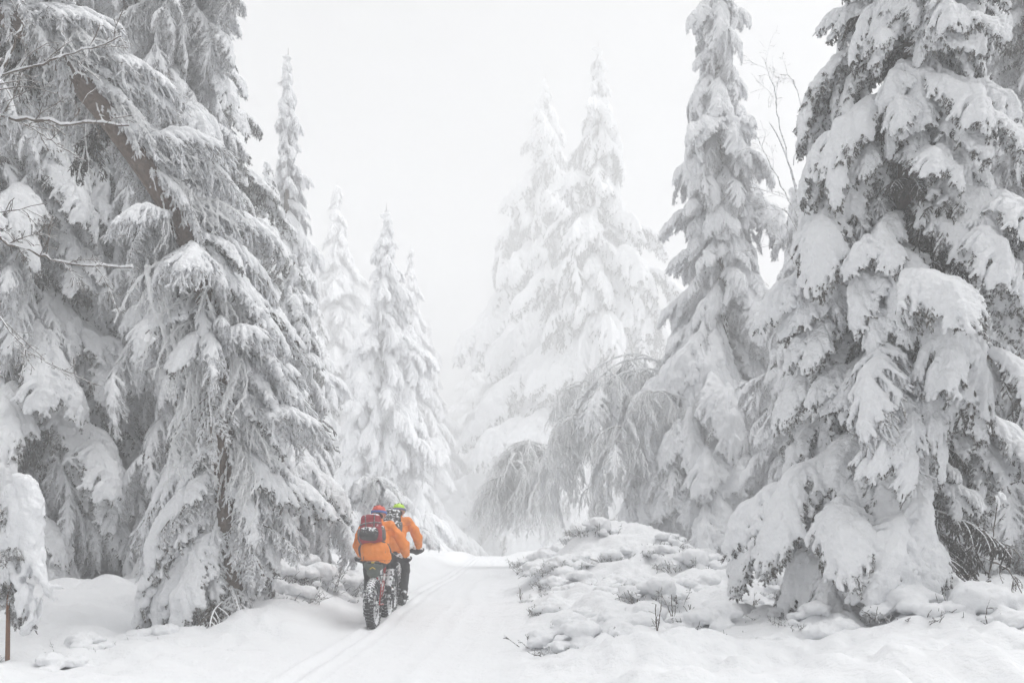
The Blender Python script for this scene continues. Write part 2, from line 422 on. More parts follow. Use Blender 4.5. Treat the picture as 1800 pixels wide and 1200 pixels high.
# heavy boughs: thick pads of snow with fingered edges
HEAVY = [bough(10 + i, 1.6, e0, e1, W, nl, hg, hn, ld) for i, (e0, e1, W, nl, hg, hn, ld) in enumerate((
    (2, -66, .30, 13, .10, 2, 1.12), (-12, -76, .33, 14, .12, 2.5, 1.0), (10, -56, .36, 13, .10, 2, 1.2), (-5, -64, .28, 12, .13, 3, 1.0), (-24, -70, .32, 13, .11, 2.5, 1.15), (-30, -82, .27, 13, .12, 3, .95)))]
# frosted boughs: a thin ridge of snow over curtains of hanging shoots
FROST = [bough(40 + i, 1.6, e0, e1, W, nl, hg, hn, ld, cover='frost_white') for i, (e0, e1, W, nl, hg, hn, ld) in enumerate((
    (0, -62, .30, 11, .20, 4.5, .66), (-18, -80, .28, 11, .24, 4.5, .6), (8, -50, .34, 11, .18, 4.5, .74), (-10, -74, .26, 10, .27, 5, .55)))]
for i, b in enumerate(HEAVY): b['all'] = joined(b, 'laden_bough', 'frost_white')
for i, b in enumerate(FROST): b['all'] = joined(b, 'frosted_bough')
# bare twiggy lower branches of the dark interior
BARE = [bough(70 + i, 1.3, -8, -40, .40, 7, .2, 3, 0, spikes=5, needle=.03) for i in range(2)]
BARE_W = [bough(75 + i, 1.3, -8, -46, .36, 8, .2, 3, 0, spikes=7, needle=.026, cover='frost_white') for i in range(2)]
for b in BARE_W: b['all'] = b['needles']
for b in BARE: b['all'] = b['needles']

BARE_D = [bough(78 + i, 1.3, 2, -38, .38, 8, .16, 3, 0, spikes=9, needle=.013, cover='shade_dead_needles') for i in range(2)]  # dark core twigs: dead wood with the crown's inner shade in its colour
for b in BARE_D: b['all'] = b['needles']
CURTAIN = [bough(120 + i, 1.4, e0, e1, W, nl, hg, hn, ld, cover='frost_white') for i, (e0, e1, W, nl, hg, hn, ld) in enumerate((
    (-28, -88, .24, 11, .17, 4, .70), (-45, -89, .20, 10, .2, 4.5, .6), (-15, -86, .26, 11, .17, 4, .78), (-38, -88, .30, 12, .15, 3.5, .85)))]
for i, b in enumerate(CURTAIN): b['all'] = joined(b, 'hanging_bough')
VEIL = [bough(90 + i, 1.6, e0, e1, W, nl, hg, hn, ld, cover='rime', needle=.022, lift_k=.15, rope=True) for i, (e0, e1, W, nl, hg, hn, ld) in enumerate((
    (-50, -88, .22, 12, .12, 4, .46), (-66, -90, .19, 12, .14, 4, .42), (-30, -86, .24, 12, .12, 4, .52)))]
def strands(seed, n=11, span=.9, lo=.45, hi=1.35):
    rng = np.random.default_rng(seed); arc = grow(rng, np.zeros(3), [1, rng.normal(0, .2), .15], span, 12, 1.5, .2)
    P = []; Rr = []; PL = []
    def rope(C, r0, r1):
        PL.append(resample(C, 5)); p, r = sweep(C, np.linspace(r0, r1, len(C)), .9); P.append(p); Rr.append(r * rng.uniform(.65, 1.35, len(r)))
    rope(arc, .032, .018)
    for k in range(n):
        i = rng.integers(1, 12); p = arc[i] + rng.normal(0, .03, 3); l = rng.uniform(lo, hi) * (1.1 - .03 * i)
        C = grow(rng, p, [rng.normal(.12, .22), rng.normal(0, .25), -.8], l, 10, 1.2, .42); rope(C, .024, .013)
        for j in range(int(l / .06)):
            q = rng.integers(1, 9); d = C[q + 1] - C[q]
            rope(grow(rng, C[q], nrm(d) + rng.normal(0, .75, 3) + [0, 0, -.2], rng.uniform(.06, .2), 5, .9, .3), .016, .009)
    P = np.concatenate(P); Rr = np.maximum(np.concatenate(Rr), .0085)
    V, F = blob(P, Rr, .0125, 1, (1, 1, 1), ((30, .004),), seed, ICO1)
    A = Acc(); A.add(V, F, 0)
    V, Qd = tubes(arc[None], np.linspace(.012, .005, 12)[None], 4); A.add(V + np.array([0, 0, -.012]), Qd, 1)
    return dict(L=1.5, main=arc, needles=A.mesh('frosted_shoots', ['rime', 'twig']), snow=None)
STRAND = [strands(600 + i, n) for i, n in enumerate((11, 13, 9, 12))]
for b in STRAND: b['all'] = b['needles']
for b in VEIL: b['all'] = joined(b, 'frosted_shoots')
def arrays(me):
    V = np.empty(len(me.vertices) * 3, np.float32); me.vertices.foreach_get('co', V)
    me.calc_loop_triangles(); n = len(me.loop_triangles)
    t = np.empty(n * 3, np.int32); me.loop_triangles.foreach_get('vertices', t); ti = np.empty(n, np.int32); me.loop_triangles.foreach_get('material_index', ti)
    return V.reshape(-1, 3).astype(float), t.reshape(-1, 3), ti
def forked(seed, fam1, fam2, name):
    """a bough that forks: one axis and three or four smaller loaded ends, as one mesh (needles) and one mesh (snow)"""
    rng = np.random.default_rng(seed); L = 1.6
    b = fam1[rng.integers(len(fam1))]; k1 = .70
    items = [(b, np.diag([k1, k1 * rng.uniform(.75, 1.0), k1]), np.zeros(3))]
    for q in range(rng.integers(3, 5)):
        b2 = fam2[rng.integers(len(fam2))]; m = b['main'][rng.integers(4, 13)] * k1
        a = R((-1) ** q * rng.uniform(6, 50)); tl = R(rng.uniform(0, 26)); sc_ = rng.uniform(.36, .58)
        Rz = np.array([[math.cos(a), -math.sin(a), 0], [math.sin(a), math.cos(a), 0], [0, 0, 1]]); Ry = np.array([[math.cos(tl), 0, math.sin(tl)], [0, 1, 0], [-math.sin(tl), 0, math.cos(tl)]])
        items.append((b2, Rz @ Ry @ np.diag([sc_, sc_ * rng.uniform(.85, 1.2), sc_]), m + np.array([0, 0, .015])))
    out = dict(L=L, main=b['main'])
    for key in ('needles', 'snow'):
        A = Acc(); mats = []
        for it, Mx, off in items:
            me = it[key]; V, t, ti = arrays(me); V = V @ Mx.T + off
            for k, m in enumerate(me.materials):
                if m not in mats: mats.append(m)
                if (ti == k).any(): A.T.append(t[ti == k] + A.n); A.tm.append(np.full(int((ti == k).sum()), mats.index(m)))
            A.V.append(V); A.n += len(V)
        out[key] = A.mesh(name + '_' + key, mats, key == 'snow')
    return out
FORK_H = [forked(200 + i, HEAVY, HEAVY, 'laden_bough') for i in range(5)]
FORK_F = [forked(220 + i, FROST, CURTAIN + FROST[:2], 'frosted_bough') for i in range(4)]
for b in FORK_H + FORK_F: b['all'] = joined(b, 'forked_bough', 'frost_white')
for b in FORK_H + FORK_F + HEAVY + FROST + CURTAIN: b['mid'] = joined(b, 'shaded_bough', 'frost', 'frost_white')  # darker-needled copies, shade painted in for the dim trees
print('tris', {k: sum(len(arrays(b['needles'])[1]) + (len(arrays(b['snow'])[1]) if b['snow'] else 0) for b in f) for k, f in dict(H=HEAVY, F=FROST, C=CURTAIN, FH=FORK_H, FF=FORK_F, BD=BARE_D).items()})
def trunk_mesh(C, Rd, name='trunk', sides=10):
    C = np.asarray(C); V, Qd = tubes(C[None], np.asarray(Rd)[None], sides)
    V = V + (.10 * np.interp(np.arange(len(V)) // sides, np.arange(len(C)), Rd))[:, None] * np.stack([vnoise(V * 7, 1), vnoise(V * 7, 2), 0 * V[:, 0]], -1)
    return mesh_np(name, V, Qd, ['bark'])
NB = 0
def put_bough(t, b, p, az, sc_, tilt=0, roll=0, near=False, zs=1.0):
    global NB; NB += 1
    o = bpy.data.objects.new('bough', b['needles'] if near else b['all']); COL.objects.link(o)
    o.parent = t; o.location = p; o.rotation_euler = (roll, tilt, az); o.scale = (sc_, sc_ * zs, sc_)
    if near and b['snow'] is not None:
        s = bpy.data.objects.new('snow_pad', b['snow']); COL.objects.link(s); s.parent = o
    return o
def spruce(label, x, y, H, Rb, seed, mix=.7, p=.75, hb=.35, lean=(0, 0), gap=.34, per=5, near=False, droop=0, trunk_r=None, group=None, sparse=0, irr=.25, cat='spruce tree', wide=None, zb=None, name='snowy_spruce', kmax=290, rime=True, narrow=1.0, bare_n=0, sub=False, fams=None):
    rng = np.random.default_rng(seed)
    z = gz(x, y) - .05 if zb is None else zb
    t = thing(name, label, cat, (x, y, z), group)
    n = 14; s = np.linspace(0, 1, n)
    C = np.stack([lean[0] * s ** 1.6 + .05 * np.sin(s * 5 + seed), lean[1] * s ** 1.6, s * H], -1)
    tr = trunk_r or H * .0135
    link('trunk', trunk_mesh(C, tr * (1 - s) ** .9 + .006), parent=t)
    at = lambda h: np.array([np.interp(h, C[:, 2], C[:, k]) for k in range(3)])
    lv = []
    h = hb
    while h < H * .985:
        u = (h - hb) / (H - hb); lv.append((h, u)); h += gap * (1.05 - .62 * u) * rng.uniform(.8, 1.2) * max(1, (Rb / 2.2) ** .5)
    total = len(lv) * per; cnt = 0
    ph = rng.uniform(0, 6)
    for (h, u) in lv:
        k = max(3, int(round(per * (1 - .25 * u) + rng.uniform(-.6, .6)))); ph += 2.4
        ring = rng.uniform(1 - irr * .5, 1 + irr * .5)
        for j in range(k):
            if rng.random() < sparse or cnt >= kmax: continue
            az = ph + j * 2 * math.pi / k + rng.normal(0, .22)
            ln = (Rb * (1 - u) ** p + .012 * H + .1) * ring * rng.uniform(1 - irr, 1 + irr * .7)
            if wide: ln *= wide(az, h)
            heavy = rng.random() < mix
            fam = (FORK_H if heavy else FORK_F) if (sub and ln > .6) else (HEAVY if heavy else (fams or FROST))
            b = fam[rng.integers(len(fam))]
            reach = 1.25 * ln          # the arc drops, so its length exceeds the reach
            tl = R(rng.normal(droop, 8)) + R(26) * (u > .7) * (u - .7) / .3
            put_bough(t, b if rime else dict(b, all=b['mid']), at(h + rng.uniform(-.1, .1)), az, reach / b['L'], tl, R(rng.normal(0, 8)), near, narrow * rng.uniform(.8, 1.25))  # rime off takes the copy with shade put into its needle colour
            cnt += 1
    for j in range(bare_n):
        hh = rng.uniform(.3, H * .75); put_bough(t, BARE_D[j % 2], at(hh), rng.uniform(0, 6.28), rng.uniform(.55, 1.1) * Rb / 2 * (1 - .6 * hh / H), R(rng.normal(12, 12)), 0, True)
    # snow cap on the leader
    c = at(H); P = [c + np.array([0, 0, .0])]
    hh = np.linspace(H * .87, H * .985 + .06, 13); kr = (.045 + .0055 * H) * np.interp(np.arange(13), [0, 6, 12], [1.3, 1.0, .75]) * rng.choice([.45, .75, 1.15, 1.5], 13)
    ps, rs = sweep(np.array([at(q) + rng.normal(0, .035 + .003 * H, 3) * [1, 1, .3] for q in hh]), kr)
    V, F = blob(ps, rs, .03, 3, (1, 1, .9), ((7, .05), (18, .02)), seed, ICO1)
    link('snow_cap', mesh_np('snow_cap', V, F, ['snow']), parent=t)
    return t
def at_px(u, d): return (u - 900) / FPX * d
def top(v, d, g=0): return CAM_H + (940 - v) / FPX * d - g

# near right: the big laden spruce and its neighbours
hollow = lambda a, h: .40 if (h < 4.4 and -80 < ((math.degrees(a) + 180) % 360 - 180) < 12) else ((1.2 if math.sin(a) < -.75 else .88) if h < 1.7 else 1.0)
spruce('big spruce bent under thick snow pads, nearest on the bank right of the trail', at_px(1600, 9.9), 9.9, 10.4, 2.15, 3, mix=.85, p=.62, hb=.12, gap=.42, per=6, near=True, droop=6, irr=.36, trunk_r=.16, sub=True, narrow=.8, bare_n=95, wide=hollow, fams=CURTAIN)
spruce('frosted spruce hung with twig curtains, standing behind the big laden spruce', at_px(1800, 14.6), 14.6, 13.5, 2.0, 4, mix=.3, p=.5, hb=1.6, gap=.42, per=5, near=True, droop=2, irr=.35, sub=True, bare_n=90, narrow=.8)
spruce('tall thin ragged spruce beside the bare frosted twigs, right of the drooping birch', at_px(1268, 27), 27, 19.2, 2.95, 6, mix=.62, p=.42, hb=.15, gap=.46, per=6, droop=10, irr=.5, lean=(-.1, 0), sub=True, sparse=.06, narrow=.8, fams=CURTAIN, wide=lambda a, h: 1.2 if h < 8.4 else .85)
spruce('white hanging-boughed spruce squeezed between the ragged spruce and the big one', at_px(1400, 21), 21, 9.4, 1.9, 31, mix=.35, p=.6, hb=.15, gap=.34, per=5, droop=12, irr=.35, sub=True, narrow=.8, fams=CURTAIN)
# centre: faded by the fog
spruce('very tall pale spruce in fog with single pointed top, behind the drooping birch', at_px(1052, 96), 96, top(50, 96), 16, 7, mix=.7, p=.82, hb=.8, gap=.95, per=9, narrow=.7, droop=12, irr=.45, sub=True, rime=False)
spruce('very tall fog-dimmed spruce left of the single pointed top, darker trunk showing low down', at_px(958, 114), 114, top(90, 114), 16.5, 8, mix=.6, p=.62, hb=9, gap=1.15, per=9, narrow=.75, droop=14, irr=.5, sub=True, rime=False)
spruce('faint small spruce at the far end of the trail, lowest top of all', at_px(832, 165), 165, top(590, 165, -8), 8, 12, mix=.5, p=.7, hb=.5, gap=.7, per=5, irr=.3)
spruce('fogged spruce tucked under the darker-trunked giant, beside the trail end', at_px(888, 125), 125, top(540, 125, -4), 7.6, 13, mix=.5, p=.7, hb=.5, gap=.7, per=5, irr=.3)
# left wall, far to near
spruce('slim spruce with knobbly snow spire, tallest of the left row seen against the sky', at_px(505, 35), 35, top(92, 35, .2), 3.6, 21, mix=.72, p=.92, hb=.3, gap=.5, per=6, droop=16, irr=.36, narrow=.75, sub=True, fams=CURTAIN)
spruce('broad conical spruce close behind the cyclists, neat tiers of snow', at_px(678, 54), 54, top(362, 54, .2), 5.5, 22, mix=.8, p=.78, hb=.2, gap=.58, per=8, droop=14, irr=.3, narrow=.7, sub=True, fams=CURTAIN)
spruce('hazy spruce peeking between the knobbly spire and the broad cone', at_px(592, 92), 92, top(318, 92, -1), 7.6, 23, mix=.7, p=.8, hb=.3, gap=.8, per=7, droop=12, irr=.3, narrow=.75)
spruce('hazy thin topped spruce just right of the broad cone', at_px(722, 88), 88, top(435, 88, -1), 6, 24, mix=.7, p=.8, hb=.3, gap=.8, per=7, droop=12, irr=.3, narrow=.75)
spruce('low hazy spruce where the left row meets the trail end', at_px(752, 118), 118, top(560, 118, -3), 6, 25, mix=.6, p=.75, hb=.3, gap=.8, per=6, droop=10, irr=.3)
spruce('tall frosted spruce rising out of frame behind the leaning trunk', at_px(315, 15.5), 15.5, 18, 1.75, 26, mix=.3, p=.5, hb=.3, gap=.42, per=5, droop=10, irr=.35, sub=True, narrow=.8, fams=CURTAIN)
spruce('bushy spruce low behind the leaning spruce, next to the cyclists', at_px(515, 16.2), 16.2, top(470, 16.2, .2), 1.6, 27, mix=.5, p=.7, hb=.2, gap=.38, per=6, droop=12, irr=.3, near=True, sub=True, narrow=.8, fams=CURTAIN)
spruce('shaded spruce filling the left edge behind the snow-caked sapling', at_px(60, 15), 15, 15, 2.2, 28, mix=.5, p=.55, hb=.3, gap=.42, per=5, near=True, droop=8, irr=.35, sub=True, bare_n=50, narrow=.8)
spruce('dim spruce between the left edge and the leaning trunk, set back', at_px(215, 17.5), 17.5, 17, 2.4, 29, mix=.4, p=.6, hb=.3, gap=.42, per=5, near=True, droop=8, irr=.35, sub=True, bare_n=50, narrow=.8)

# unseen depth of the wood: trees glimpsed in the gaps
_fill = [(-60, 19, 15), (120, 23, 19), (390, 21, 14), (300, 27, 15), (470, 30, 14), (560, 60, 17), (640, 85, 22), (700, 100, 22), (775, 120, 21),
         (1450, 21, 9.5), (1600, 20, 14), (1700, 19, 14), (1860, 22, 15), (1400, 30, 10), (1190, 30, 9), (1130, 70, 18), (1500, 27, 13), (925, 150, 26), (1010, 125, 32)]
_where = ['at the very left edge, far behind the snow-caked sapling', 'deep in the gap left of the leaning trunk', 'deep behind the bushy spruce beside the cyclists', 'far back between the leaning trunk and the bushy spruce',
          'far back behind the knobbly spire', 'in haze behind the hazy spruce left of the broad cone', 'in thick haze directly behind the broad cone', 'in thick haze right of the broad cone', 'almost lost in fog left of the trail end',
          'low between the thin bare tree and the big laden spruce', 'directly behind the big laden spruce', 'in the dark gap right of the big laden spruce', 'at the very right edge behind the curtained spruce', 'low behind the thin bare tree',
          'low behind the ragged spruce', 'in fog above the arch of the bowed birch', 'deep behind the left flank of the big laden spruce', 'almost lost in fog right of the trail end', 'in fog filling the gap behind the twin giants']
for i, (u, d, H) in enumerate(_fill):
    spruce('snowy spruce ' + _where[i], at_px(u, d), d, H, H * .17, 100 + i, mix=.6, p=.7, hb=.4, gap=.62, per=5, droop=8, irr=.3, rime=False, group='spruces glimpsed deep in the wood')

# the bent spruce on the left
def bent_spruce():
    rng = np.random.default_rng(77)
    K = [(408, 1112, 11.8), (404, 1000, 11.8), (396, 880, 11.75), (388, 720, 11.6), (372, 560, 11.4), (325, 410, 11.1), (230, 260, 10.8), (110, 110, 10.5), (0, 20, 10.2), (-150, -90, 10), (-330, -200, 9.8)]
    C = resample([px(*k) for k in K], 40)
    b0 = C[0].copy(); C = C - b0
    t = thing('leaning_spruce', 'leaning spruce with bare brown trunk base and curtains of frosted twigs, nearest on the left', 'spruce tree', b0)
    s = np.linspace(0, 1, 40)
    link('trunk', trunk_mesh(C, .165 - .03 * s + .05 * np.exp(-s * 26), sides=12), parent=t)
    def ab(s_): return np.array([np.interp(s_, s, C[:, k]) for k in range(3)])
    # boughs: (position along trunk, azimuth deg, length, family, tilt)
    spec = []
    for s_ in np.linspace(.20, .52, 24):
        for j in range(4):
            az = rng.uniform(0, 360)
            if s_ < .36 and 215 < az < 330: continue
            spec.append((s_ + rng.normal(0, .01), az, rng.uniform(.6, 1.2), rng.choice([0, 1, 2, 3, 3]), rng.normal(4, 10)))
    for s_ in np.linspace(.22, 1.0, 46):              # far-side boughs that rise behind the trunk and hang on the trail side
        spec.append((s_, rng.uniform(8, 62), rng.uniform(.95, 1.45), rng.choice([0, 1, 1, 2]), rng.normal(-20, 9)))
        spec.append((s_, rng.uniform(-30, 40), rng.uniform(.6, 1.05), rng.choice([2, 3]), rng.normal(-6 if s_ < .5 else -24, 9)))
    for s_ in np.linspace(.5, 1.0, 14):
        spec.append((s_, rng.uniform(85, 160), rng.uniform(.7, 1.2), rng.choice([1, 3]), rng.normal(-10, 9)))
    for s_ in np.linspace(.30, .46, 6):               # one long curtain hanging in front, left of the trunk
        spec.append((s_, rng.uniform(195, 240), rng.uniform(.8, 1.25), 3, rng.normal(10, 8)))
    for (s_, az, ln, f, tl) in ((.17, 205, 1.5, 0, 14), (.19, 185, 1.7, 0, 8), (.15, 222, 1.4, 0, 22), (.22, 150, 1.4, 0, 12), (.19, 345, .8, 0, 28), (.15, 20, .9, 0, 20), (.24, 205, 1.5, 0, 12), (.26, 190, 1.6, 1, 6), (.12, 160, 1.5, 0, 15), (.23, 340, 1.0, 2, 16),
                            (.12, 212, 1.3, 0, 30), (.20, 228, 1.1, 2, 20), (.10, 200, 1.2, 0, 30), (.26, 350, 1.0, 0, 14), (.17, 5, 1.0, 2, 12), (.21, 30, 1.1, 0, 12)):
        spec.append((s_, az, ln, f, tl))
        if ln > 1.2: spec.append((s_ + .01, az + rng.normal(0, 16), ln * .6, rng.choice([0, 2]), tl + 8))
    for (s_, az, ln, f, tl) in spec:
        fam = (HEAVY, FROST, CURTAIN, STRAND)[f]
        b = fam[rng.integers(len(fam))]
        put_bough(t, b, ab(s_), R(az), ln * 1.2 / b['L'], R(tl), R(rng.normal(0, 9)), True, rng.uniform(.65, 1.05))
    for j in range(44):
        b = BARE_W[j % 2]; s_ = rng.uniform(.03, .95)
        put_bough(t, b if j % 3 else BARE_D[j % 2], ab(s_), rng.uniform(0, 6.28) if s_ < .42 else R(rng.uniform(40, 200)), rng.uniform(.5, 1.0), R(rng.normal(15, 14)), 0, True)
    return t
bent_spruce()

# ------------------------------------------------------------------ frost-bowed birches and bare trees
def weeping(name, label, cat, base, stems, seed, n_hang, ln, rad=.04, fams=None, group=None):
    rng = np.random.default_rng(seed)
    t = thing(name, label, cat, base, group)
    for st in stems:
        C = resample(np.array(st) - base, 30); s = np.linspace(0, 1, 30)
        V, Qd = tube(C, rad * (1 - .75 * s), 6)
        link('stem', mesh_np('stem', V, Qd, ['rime']), parent=t)
        up = C[8:]; P, Rr = sweep(up + np.array([0, 0, .02]), rad * .9 * (1 - .5 * np.linspace(0, 1, len(up))))
        V, F = blob(P, Rr, .022, 2, noise=((8, .018),), seed=seed, ico=ICO1)
        link('snow_ridge', mesh_np('snow_ridge', V, F, ['snow']), parent=t)
        for k in range(n_hang):
            u = rng.uniform(.25, 1) ** .8; p = np.array([np.interp(u, s, C[:, j]) for j in range(3)])
            f = fams or STRAND
            b = f[rng.integers(len(f))]
            put_bough(t, b, p, rng.uniform(0, 6.283), ln * rng.uniform(.55, 1.2) / 1.5 * (1.15 - .4 * u), R(rng.normal(2, 10)), 0, False, rng.uniform(.8, 1.2))
    return t
_b = px(1240, 905, 27.0); _b[2] = gz(_b[0], _b[1]) - .1
def stem_px(*k): return [_b] + [px(*q) for q in k]
weeping('bowed_birch', 'birch bowed into an arch by hoar frost with weeping white shoots', 'birch tree', _b, [
    stem_px((1235, 760, 27.0), (1195, 672, 26.6), (1130, 648, 26.4), (1055, 680, 26.2), (995, 765, 25.9), (970, 870, 25.8)),
    stem_px((1245, 770, 27.1), (1210, 690, 27.1), (1160, 668, 26.9), (1105, 700, 26.6), (1065, 790, 26.4), (1050, 880, 26.3)),
    stem_px((1250, 790, 27.4), (1225, 715, 27.6), (1185, 700, 27.6), (1140, 735, 27.6), (1120, 820, 27.4), (1105, 890, 27.1)),
    stem_px((1225, 740, 27.6), (1165, 640, 28.1), (1085, 640, 28.6), (1020, 710, 28.8), (985, 800, 28.8)),
    stem_px((1260, 760, 26.4), (1260, 690, 25.9), (1225, 690, 25.7), (1195, 760, 25.6), (1185, 860, 25.4)), stem_px((1220, 720, 29.4), (1135, 625, 30.0), (1045, 650, 30.6), (990, 730, 30.6), (960, 830, 30.6)), stem_px((1235, 750, 25.8), (1175, 690, 25.2), (1120, 705, 24.8), (1080, 780, 24.7))], 61, 30, 1.8, .04, STRAND + VEIL)
_b = px(672, 960, 18.6); _b[2] = gz(_b[0], _b[1]) - .1
weeping('bowed_sapling', 'small sapling bowed under snow beside the helmets of the cyclists', 'sapling', _b, [
    [_b, px(668, 880, 18.5), px(652, 838, 18.3), px(628, 850, 18.1), px(612, 905, 18)],
    [_b, px(676, 890, 18.5), px(690, 858, 18.4), px(716, 885, 18.2), px(738, 945, 18.1)],
    [_b, px(662, 870, 18.2), px(655, 840, 17.9), px(672, 850, 17.6), px(690, 900, 17.5)]], 62, 14, .85, .035, HEAVY + STRAND)
_b = px(960, 975, 34); _b[2] = gz(_b[0], _b[1]) - .1
weeping('bowed_birch', 'pale bowed birch in fog at the trail end, under the darker-trunked giant', 'birch tree', _b, [
    [_b, px(955, 880, 34), px(935, 820, 34), px(900, 815, 34), px(868, 880, 34)],
    [_b, px(965, 860, 35), px(950, 790, 35), px(920, 780, 35), px(885, 850, 35)]], 63, 40, 2.4, .03)

def bare_limb(rng, t, pts, r0, depth, n_side, side_len, name='limb', frost=True, snowstrip=True, curl=.5, mt='twig'):
    """one bare limb with its side twigs, as one part"""
    A = Acc()
    def rec(C, r, dep):
        n = len(C); V, Qd = tube(C, np.linspace(r, max(.0042, r * .35), n) * (1 + .25 * rng.normal(0, 1, n).clip(-1.5, 1.5)), 5 if r > .012 else 4); A.add(V, Qd, 0)
        if dep == 0: return
        L = np.linalg.norm(np.diff(C, axis=0), axis=1).sum()
        for k in range(n_side):
            u = rng.uniform(.15, .97) * (n - 1); i = min(n - 2, int(u)); p = C[i] + (C[i + 1] - C[i]) * (u - i); d = nrm(C[i + 1] - C[i])
            q = rng.normal(0, 1, 3); q = nrm(q - d * (q @ d))
            l = side_len * (L if dep == depth else L * .9) * rng.uniform(.4, 1.1) * (1.15 - .6 * u / (n - 1))
            rec(grow(rng, p, d * .7 + q * .7, l, 7, curl * rng.uniform(-.3, 1.6), .35), r * (1 - .6 * u / (n - 1)) * .5, dep - 1)
    C = resample(pts, 18); C = C + .012 * rng.normal(0, 1, C.shape) * np.linalg.norm(C[-1] - C[0])*.5
    rec(C, r0, depth)
    o = link(name, A.mesh(name, [mt]), parent=t)
    if snowstrip:
        P, Rr = sweep(C + np.array([0, 0, r0 * .75]), r0 * 1.05 * np.linspace(1, .6, 18) * (1 + .42 * rng.normal(0, 1, 18).clip(-1.6, 1.2)))
        V, F = blob(P, Rr, .011, 2, noise=((20, .006),), seed=3, ico=ICO1)
        link('snow_strip', mesh_np('snow_strip', V, F, ['snow']), parent=o)
    return o
def dead_tree_left():
    rng = np.random.default_rng(8)
    b = np.array([-6.4, 9.2, 0.]); b[2] = gz(b[0], b[1]) - .1
    t = thing('bare_tree', 'bare frosted limbs reaching in across the upper left from a tree beyond the frame', 'bare tree', b)
    C = np.array([[0, 0, 0], [.05, 0, 2.5], [-.05, .05, 5], [.1, 0, 7.5]]); C = resample(C, 12)
    link('trunk', trunk_mesh(C, np.linspace(.13, .05, 12)), parent=t)
    for (k, r, ns) in (([(-130, 170, 9.2), (-40, 195, 9.1), (40, 213, 9), (120, 216, 8.9), (228, 219, 8.8)], .022, 4),
                  ([(-130, 330, 9.2), (-20, 408, 9.1), (60, 446, 9), (120, 466, 8.9), (232, 471, 8.8)], .020, 5),
                  ([(-20, 135, 9.1), (48, 120, 9), (110, 100, 8.9), (170, 82, 8.8), (214, 62, 8.7)], .013, 3),
                  ([(-130, 300, 9.2), (-30, 190, 9), (20, 92, 8.9), (40, 40, 8.8)], .020, 4),
                  ([(-60, 470, 9.1), (0, 556, 9), (45, 610, 8.9), (90, 640, 8.8), (140, 655, 8.7)], .010, 4),
                  ([(40, 215, 9), (95, 250, 8.9), (150, 285, 8.8)], .009, 3)):
        bare_limb(rng, t, [px(*q) - b for q in k], r, 2, ns + 5, .34)
    # snow-loaded end of one of its boughs at the frame edge
    for (u, v, az, sc_) in ((-40, 110, 20, .5), (-60, 90, -30, .55), (-50, 120, -70, .5)):
        put_bough(t, FROST[1], px(u, v, 9.0) - b, R(az), sc_, R(16), 0, True)
    return t
dead_tree_left()
def bare_tree_right():
    rng = np.random.default_rng(9)
    b = np.array([at_px(1432, 18.5), 18.5, 0.]); b[2] = gz(b[0], b[1]) - .1
    t = thing('bare_tree', 'thin bare tree with curled frosted twigs between the tall ragged spruce and the big one', 'bare tree', b)
    st = [px(1432, 900, 18.5), px(1428, 640, 18.5), px(1416, 460, 18.4), px(1398, 330, 18.4), px(1372, 250, 18.3), px(1352, 215, 18.2)]
    C = resample(np.array(st) - b, 16); C[0] = 0
    tm = trunk_mesh(C, np.linspace(.04, .008, 16)); tm.materials.clear(); tm.materials.append(M['frost_white']); link('trunk', tm, parent=t)
    for k in ([(1412, 400, 18.4), (1375, 330, 18.2), (1345, 270, 18), (1330, 240, 18)], [(1400, 330, 18.4), (1370, 230, 18.2), (1362, 160, 18.1), (1340, 100, 18)],
              [(1420, 520, 18.4), (1385, 440, 18.2), (1350, 410, 18), (1335, 440, 18)], [(1425, 600, 18.4), (1390, 540, 18.2), (1352, 520, 18), (1330, 560, 18)],
              [(1395, 290, 18.4), (1410, 200, 18.3), (1392, 140, 18.2), (1370, 130, 18)], [(1410, 420, 18.4), (1380, 370, 18.2), (1362, 390, 18), (1350, 430, 18)]):
        bare_limb(rng, t, [px(*q) - b for q in k], .016, 2, 7, .5, snowstrip=False, curl=1.0, mt='frost_white')
    return t
bare_tree_right()

